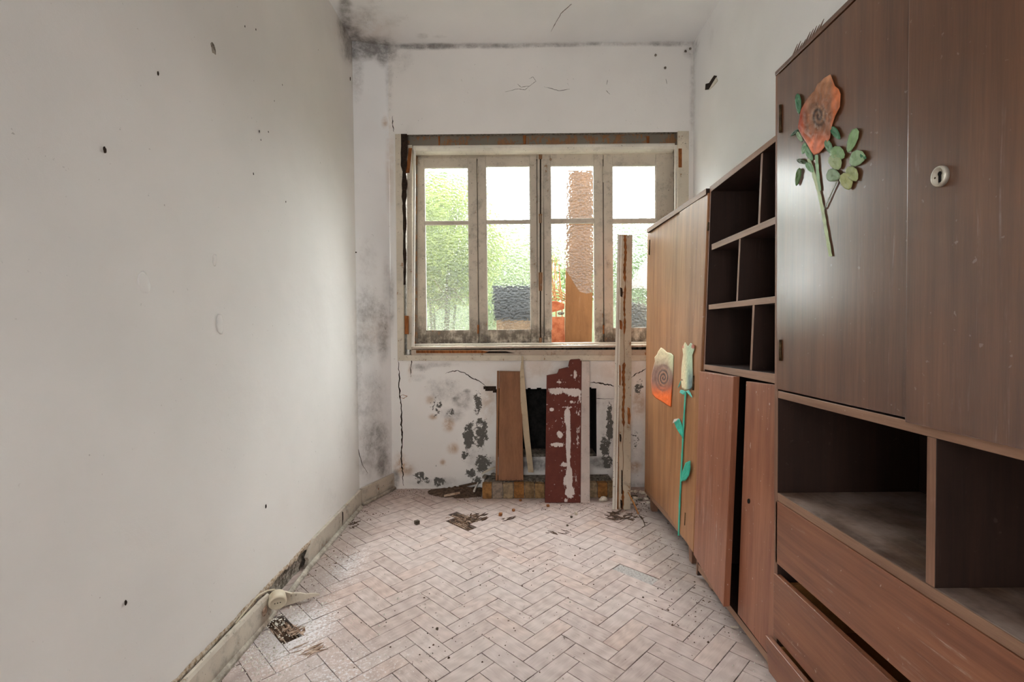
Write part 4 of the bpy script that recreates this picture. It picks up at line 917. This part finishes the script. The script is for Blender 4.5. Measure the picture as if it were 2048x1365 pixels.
# ------------------------------------------------------------------ hearth and leaning boards
yH = onZ(1030, 998, 0).y; zH = onY(1030, 968, yH).z
hx0, hx1 = onY(963, 985, yH).x, onY(1232, 985, yH).x
hearth = thing('hearth_step', ((hx0+hx1)/2, yH+.1, 0), 'low raised hearth edged with ochre bricks under the window', 'hearth')
box('hearth_slab', hx0+.012, hx1-.01, yH+.05, YB-.003, 0, zH-.006, M['ash'], hearth, .004)
bcols = [lin(160, 116, 66), lin(158, 142, 126), lin(164, 142, 112), lin(156, 108, 58), lin(152, 124, 88), lin(158, 126, 84), lin(146, 112, 76), lin(160, 122, 76)]
bmats = [m_flat('hearth_brick_%d' % k, tuple(q*.45 for q in c_), c_, 34, .85, .5, .004) for k, c_ in enumerate(bcols)]
us_ = [964, 984, 1005.5, 1027, 1049, 1069.5, 1090, 1111, 1132, 1153, 1174, 1195, 1216]
for k, u in enumerate(us_):
    x0 = onY(u, 985, yH).x; x1 = onY((us_+[1232])[k+1], 985, yH).x
    dz = rnd.uniform(-.004, .003)
    o = G().box(x0+.002, x1-.002, yH+rnd.uniform(-.003, .003), yH+.052, .0, zH+dz).make('brick', bmats[k % 8], hearth, bevel=.005)
box('mortar_joint', hx0+.006, hx1-.006, yH+.006, yH+.05, 0, zH-.008, M['ash'], hearth, 0)
crumb_h = G(); r = random.Random(21)
for k in range(170):
    x = r.uniform(hx0+.02, hx1-.02); y_ = r.uniform(yH+.03, YB-.025); z_ = zH-.006
    s_ = r.uniform(.003, .012); crumb_h.lump((x, y_, z_+s_*.3), s_, k, (1, 1, .5), 1)
for k in range(16):
    a_ = r.random(); pz = onY(lerp(968, 992, a_), 950, YB-.06); s_ = r.uniform(.012, .022)
    crumb_h.lump((pz.x, YB-.045-r.random()*.05, zH-.004+s_*.4+.018*a_), s_, 300+k, (1, 1, .6), 1)
tag(stuff(crumb_h.make('hearth_rubble', M['ash'], None)), 'grey rubble and ash scattered on the hearth', 'rubble')
tag(G().prism([onY(963, 949.5, YB-.085), onY(989, 938.5, YB-.06), onY(990, 935.5, YB-.06), onY(976, 941, YB-.075)], (0, .03, .001)).make('plaster_shard', M['casing'], None), 'thin pale shard lying on the left end of the hearth', 'debris')
def lean(u0, v0, u1, v1, yb, yt):
    return onY(u0, v0, yb), onY(u1, v1, yt)
# brown board leaning on the hearth
pl = thing('brown_board', (onY(1018, 962, yH+.05).x, yH+.05, zH), 'plain brown board leaning on the hearth, left of the stick', 'board')
yb, yt = yH+.045, YB-.045
dn = .016
q = [onY(994, 743, yt), onY(1043, 744, yt), onY(1047, 962, yb), onY(991, 962, yb)]
brown = m_wood('brown_board_veneer', lin(118, 76, 46), lin(146, 100, 66), 'z', .55, .06, .0)
slab('panel', [lerp(q[0], q[1], .1), q[1], lerp(q[2], q[3], 0), lerp(q[3], q[2], .1)], (0, dn, .002), brown, pl)
slab('edge_strip', [q[0], lerp(q[0], q[1], .085), lerp(q[3], q[2], .08), q[3]], (0, dn, .002), brown, pl)
for k in range(5):
    a_ = q[3].lerp(q[2], .2+.18*k)+Vector((0, -.001, .008)); G().lump(a_, .0025, k, (1, .5, 1), 1, 0).make('nail_hole', M['hole'], pl)
# pale stick
g = G(); pts = [onY(1045, 712, YB-.046), onY(1044, 745, YB-.07), onY(1047, 800, YB-.085), onY(1053, 870, YB-.10), onY(1062, 945, YB-.12)]
wpx = [1.2, 4, 6, 6.2, 5.5]
g.v = []
for p, w_ in zip(pts, wpx):
    w_ = w_*p.y/FPX; g.v += [p+Vector((-w_, -.007, 0)), p+Vector((w_, -.009, 0)), p+Vector((w_, .007, 0)), p+Vector((-w_, .007, 0))]
for i in range(len(pts)-1):
    for k in range(4): g.f.append((4*i+k, 4*i+(k+1) % 4, 4*i+4+(k+1) % 4, 4*i+4+k))
g.f += [(0, 1, 2, 3), tuple(range(16, 20))]
zc = pts[-1].z-(zH-.006)
tag(g.make('pale_stick', m_paint('stick_paint', lin(186, 168, 140), .4, .12), None, bevel=.002), 'thin pale broken stick leaning before the dark hearth opening', 'stick')
# red and white plank
yb = onZ(1130, 1007, 0).y; yt = YB-.05
rp = thing('painted_plank', (onY(1135, 1007, yb).x, yb, 0), 'dark red plank smeared with white plaster, jagged at the top', 'plank')
def PP(u, v): return onY(u, v, lerp(yt, yb, (v-718)/(1007-718)))
def m_redplank():
    t = NT('red_plank_paint'); p = t.obj
    n1 = t.noise(t.map(p, (1, 1, .5)), 16, 8, .75, .6); n2 = t.noise(t.map(p, (1, 1, .15)), 70, 5, .7)
    c = t.mix(t.noise(p, 20, 4), lin(84, 36, 28), lin(116, 58, 46))
    v = t.math('ADD', t.attr('white'), t.math('ADD', t.math('MULTIPLY', t.math('SUBTRACT', n1, .5), 1.7), t.math('MULTIPLY', t.math('SUBTRACT', n2, .5), 1.1)))
    w = t.math('MULTIPLY', t.step(v, .50, .58), t.step(t.attr('white'), .02, .1))
    sp = t.step(t.noise(p, 55, 1, .4), .69, .73); w = t.math('MAXIMUM', w, t.math('MULTIPLY', sp, .55))
    c = t.mix(w, c, t.mix(n2, lin(196, 184, 178), lin(226, 218, 214)))
    t.bump(t.math('ADD', w, t.math('MULTIPLY', n2, .3)), .5, .003); return t.fin(c, .7, .3)
RW = [(1122, 782, 36, 7, .75), (1150, 785, 22, 10, .85), (1150, 748, 4, 14, .75), (1125, 765, 14, 3, .7), (1102, 783, 9, 7, .7), (1134, 835, 7, 22, .9), (1137, 880, 5, 60, 1), (1115, 890, 16, 5, .85), (1120, 870, 8, 8, .75), (1128, 930, 10, 5, .8), (1138, 960, 7, 34, .95), (1140, 985, 11, 14, .95), (1130, 965, 5, 12, .8), (1155, 850, 6, 70, .45), (1152, 940, 6, 50, .4), (1104, 820, 6, 4, .7), (1160, 800, 8, 30, .5), (1134, 815, 12, 3, .7), (1162, 990, 5, 15, .5), (1147, 805, 18, 4, .5), (1132, 1001, 5, 6, .8)]
topl = [(1094, 752), (1116, 748), (1117, 740), (1137, 735), (1139, 722), (1142, 720), (1160, 719), (1163, 722)]
def top_at(u):
    for a_, b_ in zip(topl[:-1], topl[1:]):
        if a_[0] <= u <= b_[0]: return lerp(a_[1], b_[1], (u-a_[0])/max(1e-6, b_[0]-a_[0]))
    return topl[0][1] if u < 1094 else topl[-1][1]
g = G(); NX, NZ = 34, 90; wa = []
for j in range(NZ+1):
    for i in range(NX+1):
        ut = lerp(1094, 1163, i/NX); tv = top_at(ut); ub = lerp(1090, 1161, i/NX); k = j/NZ; v = lerp(tv, 1006, k); u = lerp(ut, ub, (v-720)/286)
        g.v.append(PP(u, v)); wa.append(blobs(RW, u, v))
n1_ = len(g.v)
for j in range(NZ):
    for i in range(NX): a_ = j*(NX+1)+i; g.f.append((a_, a_+1, a_+NX+2, a_+NX+1))
bord = [i for i in range(NX+1)]+[j*(NX+1)+NX for j in range(1, NZ+1)]+[NZ*(NX+1)+i for i in range(NX-1, -1, -1)]+[j*(NX+1) for j in range(NZ-1, 0, -1)]
for k in bord: g.v.append(g.v[k]+Vector((0, .018, .002))); wa.append(0)
nb_ = len(bord)
for k in range(nb_): g.f.append((bord[k], bord[(k+1) % nb_], n1_+(k+1) % nb_, n1_+k))
o = lab(g.make('red_panel', m_redplank(), rp), 'dark red face with smears of plaster')
at = o.data.attributes.new('white', 'FLOAT', 'POINT'); at.data.foreach_set('value', wa)
lab(slab('white_strip', [PP(1163.5, 724), PP(1179, 724), PP(1180, 1007), PP(1161.5, 1007)], (0, .024, .003), m_paint('white_strip_paint', lin(206, 192, 184), .4, .06), rp), 'white painted edge strip')
# tall rotten post
yb = onZ(1243, 1020, 0).y; yt = YB-.085
post = thing('rotten_post', (onY(1243, 1020, yb).x, yb, 0), 'tall cream painted door post eaten by rot, standing before the window', 'post')
def PO(u, v, dy=0): return onY(u, v, lerp(yt, yb, (v-470)/(1020-470))+dy)
pm = m_paint('post_paint', lin(190, 174, 152), .5, .12)
def uo(v): k = (v-470)/550; return lerp(1235, 1224.5, k), lerp(1242, 1229, k), lerp(1242, 1238, k), lerp(1265, 1258.5 if v < 700 else 1261, k)
def strip(name, cols, mat, dep, n=24, jag=None):
    g = G(); r = random.Random(len(name))
    for i in range(n+1):
        v = lerp(470, 1020, i/n); ua, ub = cols(v); 
        for (uu, dd) in ((ua, 0), (ub, 0), (ub, dep), (ua, dep)): g.v.append(PO(uu, v+(2*math.sin(uu*3) if i == 0 else 0), dd))
    for i in range(n):
        for k in range(4): g.f.append((4*i+k, 4*i+(k+1) % 4, 4*i+4+(k+1) % 4, 4*i+4+k))
    g.f += [(0, 1, 2, 3), tuple(range(4*n, 4*n+4))]
    return g.make(name, mat, post, bevel=.0015)
strip('side_moulding', lambda v: (uo(v)[0], uo(v)[0]+5), M['bright'], .03)
strip('side_moulding', lambda v: (uo(v)[0]+5.6, uo(v)[0]+9.5), M['bright'], .038)
strip('back_core', lambda v: (uo(v)[0]+4, uo(v)[3]-1), M['rust'], .04)
for o_ in post.children:
    if o_.name.startswith('back_core'): o_.location = (0, .012, 0)
# front face in two staves with a rotted gap that opens and closes down the length
def gapc(v):
    k = (v-470)/550; c_ = lerp(1251, 1245, k)
    w_ = 0.4
    for (a_, b_, m_) in [(470, 560, 3.6), (575, 630, 2.6), (640, 668, 3), (728, 775, 4.2), (775, 850, 3.4), (985, 1020, 3.5)]:
        if a_ <= v <= b_: w_ = m_*(.75+.25*math.sin(v*.5))
    return c_-w_+.8*math.sin(v*.09), c_+w_*.8+.8*math.sin(v*.09)
strip('front_stave', lambda v: (uo(v)[2]-1, gapc(v)[0]), pm, .03, 110)
strip('front_stave', lambda v: (gapc(v)[1], uo(v)[3]), pm, .03, 110)
for (u, v0, v1, hw) in [(1258, 815, 850, 3), (1241, 868, 885, 2), (1243, 575, 595, 2.6), (1242, 640, 660, 3), (1243, 1000, 1018, 2.2), (1244, 940, 990, 1.3), (1240, 730, 772, 1.6)]:
    G().prism([PO(u-hw, v0, -.002), PO(u+hw*.6, v0+2, -.002), PO(u+hw, (v0+v1)/2, -.002), PO(u+hw*.7, v1, -.002), PO(u-hw*.8, v1-2, -.002)], (0, .004, 0)).make('rot_cavity', M['crack'] if v0 in (868, 1000, 940, 575) else M['rust'], post)
# thin bright sliver of wood
a_, b_ = onZ(1277, 1029, .004), onY(1256, 985, yb+.012)
tag(G().tube([a_, a_.lerp(b_, .5)+Vector((.003, 0, .002)), b_], [.005, .006, .003], 5).make('wood_sliver', M['light'], None), 'fresh orange sliver of wood leaning on the foot of the post', 'wood scrap')
tw = G().tube([onZ(1279, 1032, .006), onZ(1285, 1038, .01), onZ(1288, 1045, .008), onZ(1290, 1052, .005)], [.004, .003, .0028, .002], 6).tube([onZ(1288, 1045, .008), onZ(1295, 1046, .006)], .002, 5).tube([onZ(1290, 1052, .005), onZ(1284, 1056, .004)], .0018, 5).tube([onZ(1285, 1038, .01), onZ(1282, 1035, .012)], .006, 6)
tag(tw.make('dry_twig', M['screed'], None, smooth=True), 'small dark dry twig on the floor below the orange sliver', 'twig')
# ------------------------------------------------------------------ loose bits on the floor
bitm = {'d': m_flat('dark_cork', lin(70, 60, 50), lin(118, 106, 92), 60, .9), 'o': m_flat('ochre_bit', lin(128, 76, 40), lin(182, 126, 82), 60, .85), 'w': m_flat('pale_bit', lin(186, 172, 154), lin(224, 214, 200), 50, .9, .6)}
def chunk(name, u, v, size, m, seed, label, cat, squash=(1, 1, .8), boxy=False, group=None):
    p = onZ(u, v, 0)
    if boxy:
        g = G(); s_ = size; a_ = seed*.7; d_ = Vector((math.cos(a_), math.sin(a_), 0)); e_ = Vector((-d_.y, d_.x, 0))
        g.prism([p+d_*s_+e_*s_*.8, p-d_*s_*.9+e_*s_, p-d_*s_-e_*s_*.8, p+d_*s_*.9-e_*s_], (0, 0, s_*1.6)); o = g.make(name, bitm[m], None, bevel=s_*.25)
    else: o = G().lump(p+Vector((0, 0, size*squash[2]*.75)), size, seed, squash, 2, .5).make(name, bitm[m], None)
    return tag(o, label, cat, group)
chunk('cork_stub', 834, 1049, .014, 'd', 1, 'dark cube-like stub lying alone on the left parquet', 'stub', boxy=True)
chunk('cork_stub', 1001, 1032, .011, 'o', 2, 'flat ochre stub right of the rotted hole in the parquet', 'stub', boxy=True)
chunk('cork_stub', 1027, 1023, .009, 'o', 3, 'small orange stub below the brown board', 'stub', boxy=True)
chunk('cork_stub', 1041, 1003, .008, 'o', 4, 'tiny orange stub against the hearth bricks', 'stub', boxy=True)
chunk('cork_stub', 1096, 1014, .009, 'o', 5, 'ochre stub at the foot of the red plank', 'stub', boxy=True)
chunk('plaster_lump', 1152, 1030, .012, 'w', 6, 'pale crumbly lump on the parquet before the red plank', 'plaster lump')
chunk('plaster_lump', 1143, 1036, .008, 'd', 7, 'small dark lump beside the pale one on the parquet', 'plaster lump')
chunk('plaster_lump', 1207, 1003, .024, 'w', 8, 'large pale plaster lump between the red plank and the post', 'plaster lump', (1.2, .8, .8))
chunk('plaster_lump', 1195, 991, .020, 'w', 9, 'pale plaster lump tucked behind the larger one', 'plaster lump')
chunk('plaster_lump', 916, 1005, .008, 'w', 10, 'small white plaster lump before the dirt heap', 'plaster lump')
chunk('plaster_lump', 1470, 1287-30, .008, 'w', 11, 'white sliver of plaster beside the crooked door', 'plaster lump', (2.2, .7, .7))
chunk('plaster_lump', 874, 1260, .006, 'd', 12, 'small dark lump on a worn block in the foreground', 'plaster lump')
chunk('plaster_lump', 1135, 1053, .007, 'd', 13, 'dark crumb-like lump in the middle of the parquet', 'plaster lump')
for k in range(26):
    r = random.Random(100+k); u, v = r.uniform(1262, 1299), r.uniform(982, 1012)
    p = onZ(u, v, 0); s_ = r.uniform(.006, .018)
    tag(G().lump(p+Vector((0, 0, s_*.5)), s_, k, (1.2, 1, .7), 1, .6).make('rubble_piece', bitm['w' if k % 3 else 'd'], None), 'plaster rubble in the corner between post and wardrobe', 'rubble', 'rubble between post and wardrobe')
# dirt heap left of the hearth
g = G(); N_ = 26
cx0, cy0 = onZ(925, 984, 0).x, onZ(925, 984, 0).y
for j in range(N_+1):
    for i in range(N_+1):
        a_, b_ = i/N_*2-1, j/N_*2-1; x, y_ = min(hx0-.006, cx0+a_*.26), min(YB-.004, cy0+b_*.14); k = max(0, 1-math.hypot(a_, b_))
        g.v.append(Vector((x, y_, -.002+k*(.03+.03*mn.noise(Vector((x*22, y_*22, 1)))+.015*mn.noise(Vector((x*70, y_*70, 1)))))))
for j in range(N_):
    for i in range(N_): q_ = j*(N_+1)+i; g.f.append((q_, q_+1, q_+N_+2, q_+N_+1))
tag(stuff(g.make('dirt_heap', M['screed'], None)), 'low dark heap of dirt and crumbs left of the hearth', 'dirt')
for k, (u0, v0, u1, v1, w_, m, l_) in enumerate([(918, 976, 953, 968, .012, 'screed', 'dark rotten lath lying on the dirt heap'), (948, 985, 956, 968, .006, 'bright', 'small white sliver standing against the hearth end'), (888, 994, 920, 988, .006, 'rot', 'thin brown splinter in front of the dirt heap')]):
    p, q_ = onZ(u0, v0, .02), onZ(u1, v1, .035); d_ = (q_-p).normalized(); s_ = d_.cross(Vector((0, 0, 1))).normalized()
    tag(G().prism([p-s_*w_, p+s_*w_, q_+s_*w_*.7, q_-s_*w_*.7], (0, 0, .012)).make('rotten_lath', M[m], None), l_, 'wood scrap')
# ------------------------------------------------------------------ outside the window
struct(box('ground_outside', -6, 7, 3.78, 14, -.35, .25, m_flat('garden_soil', lin(70, 72, 48), lin(118, 120, 84), 8, .95), None, 0))
zo = onY(1150, 687, 3.80).z
struct(box('trim_1', WX0-.1, WX1+.1, 3.70, 4.02, zo-.10, zo-.001, M['masonry'], None, .004))
struct(box('wall_garden', -5, 6, 8.0, 8.2, .2, 1.62, m_flat('pale_render', lin(124, 134, 106), lin(150, 158, 134), 3, .9), None, .01))
yo = 3.83
ob = m_wood('plywood', lin(120, 80, 44), lin(146, 102, 62), 'z', .6, .1, 0)
tag(slab('plywood_board', [onY(1134, 341, 4.0), onY(1189, 341, 4.0), onY(1184, 686, yo), onY(1130, 686, yo)], (0, .02, 0), ob, None), 'tall plywood board leaning outside behind the broken pane', 'board')
dark = m_flat('dark_plastic', lin(24, 27, 30), lin(38, 42, 46), 20, .5, .2)
tag(slab('dark_crate', [onY(985, 572, yo), onY(1068, 572, yo), onY(1068, 641, yo), onY(988, 641, yo)], (0, .14, 0), dark, None, .006), 'dark grey crate outside behind the second sash', 'crate')
tag(slab('cardboard_box', [onY(993, 641.5, yo), onY(1068, 641.5, yo), onY(1068, 687, yo), onY(993, 687, yo)], (0, .14, 0), m_flat('cardboard', lin(150, 122, 92), lin(176, 148, 116), 12, .9), None, .003), 'beige box outside under the dark crate', 'box')
terra = m_flat('terracotta', lin(168, 92, 62), lin(206, 132, 96), 20, .85, .3)
def hollow(name, u0, v0, u1, v1, y, dep, label):
    a_, b_ = onY(u0, v1, y), onY(u1, v0, y); g = G(); x0, x1, z0, z1 = a_.x, b_.x, a_.z, b_.z
    return tag(g.box(x0, x1, y, y+dep, z0, z1).make(name, terra, None, bevel=.004), label, 'brick')
hollow('terracotta_brick', 1098, 634, 1129.5, 687, yo+.03, .12, 'flat orange terracotta brick outside, lowest in the gap')
tag(G().prism([onY(1098, 632, yo+.03), onY(1098, 603, yo+.03), onY(1112, 602, yo+.03), onY(1129, 608, yo+.03), onY(1129, 618, yo+.03), onY(1115, 622, yo+.03), onY(1100, 625, yo+.03)], (0, .1, 0)).make('broken_tile', terra, None, bevel=.003), 'broken curved roof tile outside on top of the brick', 'roof tile')
tag(G().lump(onY(1122, 627, yo+.03), .020, 3, (1.3, 1, .7)).make('stone', M['ash'], None), 'small grey stone wedged beside the broken tile', 'stone')
tag(G().lump(onY(1275, 622, yo+.06)+Vector((0, .08, -.085)), .15, 6, (.8, .7, 1.05), 3, .35).make('mossy_rock', m_flat('mossy_stone', lin(40, 35, 24), lin(70, 62, 44), 18, .95, .8, .01), None), 'dark mossy rock outside behind the fourth sash', 'rock')
tag(G().prism([onY(1252, 580, yo+.06), onY(1298, 510, yo+.06), onY(1320, 560, yo+.06), onY(1318, 600, yo+.06), onY(1285, 575, yo+.06)], (0, .01, 0)).make('plastic_sheet', m_flat('milky_plastic', lin(214, 214, 226), lin(240, 240, 248), 14, .4, .8, .01), None), 'white plastic sheet draped over the mossy rock', 'plastic sheet')
# dried stalks in the gap
br = m_flat('dry_stalk', lin(120, 78, 48), lin(180, 138, 96), 30, .9); r = random.Random(31); g = G()
for k in range(16):
    u = r.uniform(1096, 1134); a_ = onY(u, 600, 4.3+.2*r.random()); b_ = onY(u+r.gauss(0, 14), r.uniform(470, 540), 4.5); g.tube([a_, a_.lerp(b_, .5)+Vector((r.gauss(0, .02), 0, 0)), b_], [.005, .004, .002], 5)
for k in range(4): g.tube([onY(1098, 575+8*k, 4.2), onY(1116, 580+6*k, 4.2), onY(1134, 592+4*k, 4.2)], .005, 5)
for k in range(3): a_ = onY(1100+12*k, 600, 4.35); g.tube([a_, Vector((a_.x, a_.y, .25))], .006, 5)
tag(g.make('dry_stalks', br, None), 'tangle of dry brown stalks outside the broken pane', 'stalks')
g = G()
for pts in [[(840, 602), (880, 600), (905, 595), (945, 596)], [(868, 560), (882, 580), (902, 600)], [(880, 600), (895, 583), (925, 574)], [(905, 578), (918, 595), (935, 615)], [(862, 638), (872, 622), (895, 606)]]:
    g.tube([onY(u, v, 4.4) for u, v in pts], .005, 5)
a_ = onY(842, 602, 4.4); g.tube([a_, Vector((a_.x-.05, a_.y, .25))], .008, 6)
tag(g.make('bare_branch', M['screed'], None, smooth=True), 'bare dark branches just outside the first sash', 'branch')
# bushes
def bush(cx, cy, cz, rx, ry, rz, n, c0, c1, label, seed, leaf=.055):
    t_ = thing('garden_bush', (cx, cy, .25), label, 'bush'); r = random.Random(seed); vs = []; fs = []; cols = []
    for k in range(n):
        while 1:
            p = Vector((r.uniform(-1, 1), r.uniform(-1, 1), r.uniform(-1, 1)))
            if .25 < p.length < 1+.25*mn.noise(p*2.2+Vector((seed, 0, 0))): break
        if mn.noise(p*3+Vector((0, seed, 0))) < -.22: continue
        c = Vector((cx+p.x*rx, cy+p.y*ry, cz+p.z*rz)); d = Vector((r.gauss(0, 1), r.gauss(0, 1), r.gauss(-.4, .7))).normalized(); s_ = d.cross(Vector((r.gauss(0, 1), r.gauss(0, 1), r.gauss(0, 1)))).normalized()
        l = leaf*r.uniform(.6, 1.4); b = len(vs); m_ = d.cross(s_)*l*.12
        vs += [c, c+d*l*.5+s_*l*.32-m_, c+d*l, c+d*l*.5-s_*l*.32-m_, c+d*l*.5]; fs += [(b, b+1, b+2, b+4), (b, b+4, b+2, b+3)]
        q = mixc(c0, c1, r.random()); cols += [q]*5
    me = bpy.data.meshes.new('foliage'); me.from_pydata([tuple(v) for v in vs], [], fs); me.materials.append(M['leaf'])
    ca_ = me.color_attributes.new('col', 'FLOAT_COLOR', 'POINT'); buf = []
    for q in cols: buf += [*q, 1]
    ca_.data.foreach_set('color', buf); o = bpy.data.objects.new('foliage', me); link(o, t_); stuff(o)
    g = G()
    for k in range(6):
        a_ = k*1.05; g.tube([Vector((cx+.06*math.cos(a_), cy+.06*math.sin(a_), .25)), Vector((cx+.3*rx*math.cos(a_), cy+.3*ry*math.sin(a_), cz-.4*rz)), Vector((cx+.7*rx*math.cos(a_), cy+.7*ry*math.sin(a_), cz+.4*rz))], [.02, .013, .005], 6)
    g.make('stem', M['screed'], t_, smooth=True)
YG, YG2 = lin(118, 138, 58), lin(176, 188, 110)
bush(-.85, 5.6, 2.16, .75, .6, .76, 6500, YG, YG2, 'yellow-green bush outside, seen through the first sash', 1, .085)
bush(-1.35, 9.3, 3.44, .75, .6, .75, 3200, lin(60, 90, 66), lin(100, 128, 92), 'darker green bush outside, high behind the yellow-green one', 2, .10)
bush(-.05, 7.0, 1.85, .75, .5, .85, 4200, lin(112, 132, 84), lin(160, 174, 124), 'pale sparse bush outside, seen through the second sash', 3, .07)
bush(1.65, 6.6, 2.0, .6, .5, .6, 3000, lin(88, 116, 70), lin(134, 156, 104), 'green bush outside, low behind the fourth sash', 4, .07)
bush(.5, 11.2, 1.55, 3.4, .6, 1.75, 14000, lin(104, 124, 80), lin(150, 164, 118), 'long pale green hedge far outside, behind all the bushes', 5, .15)
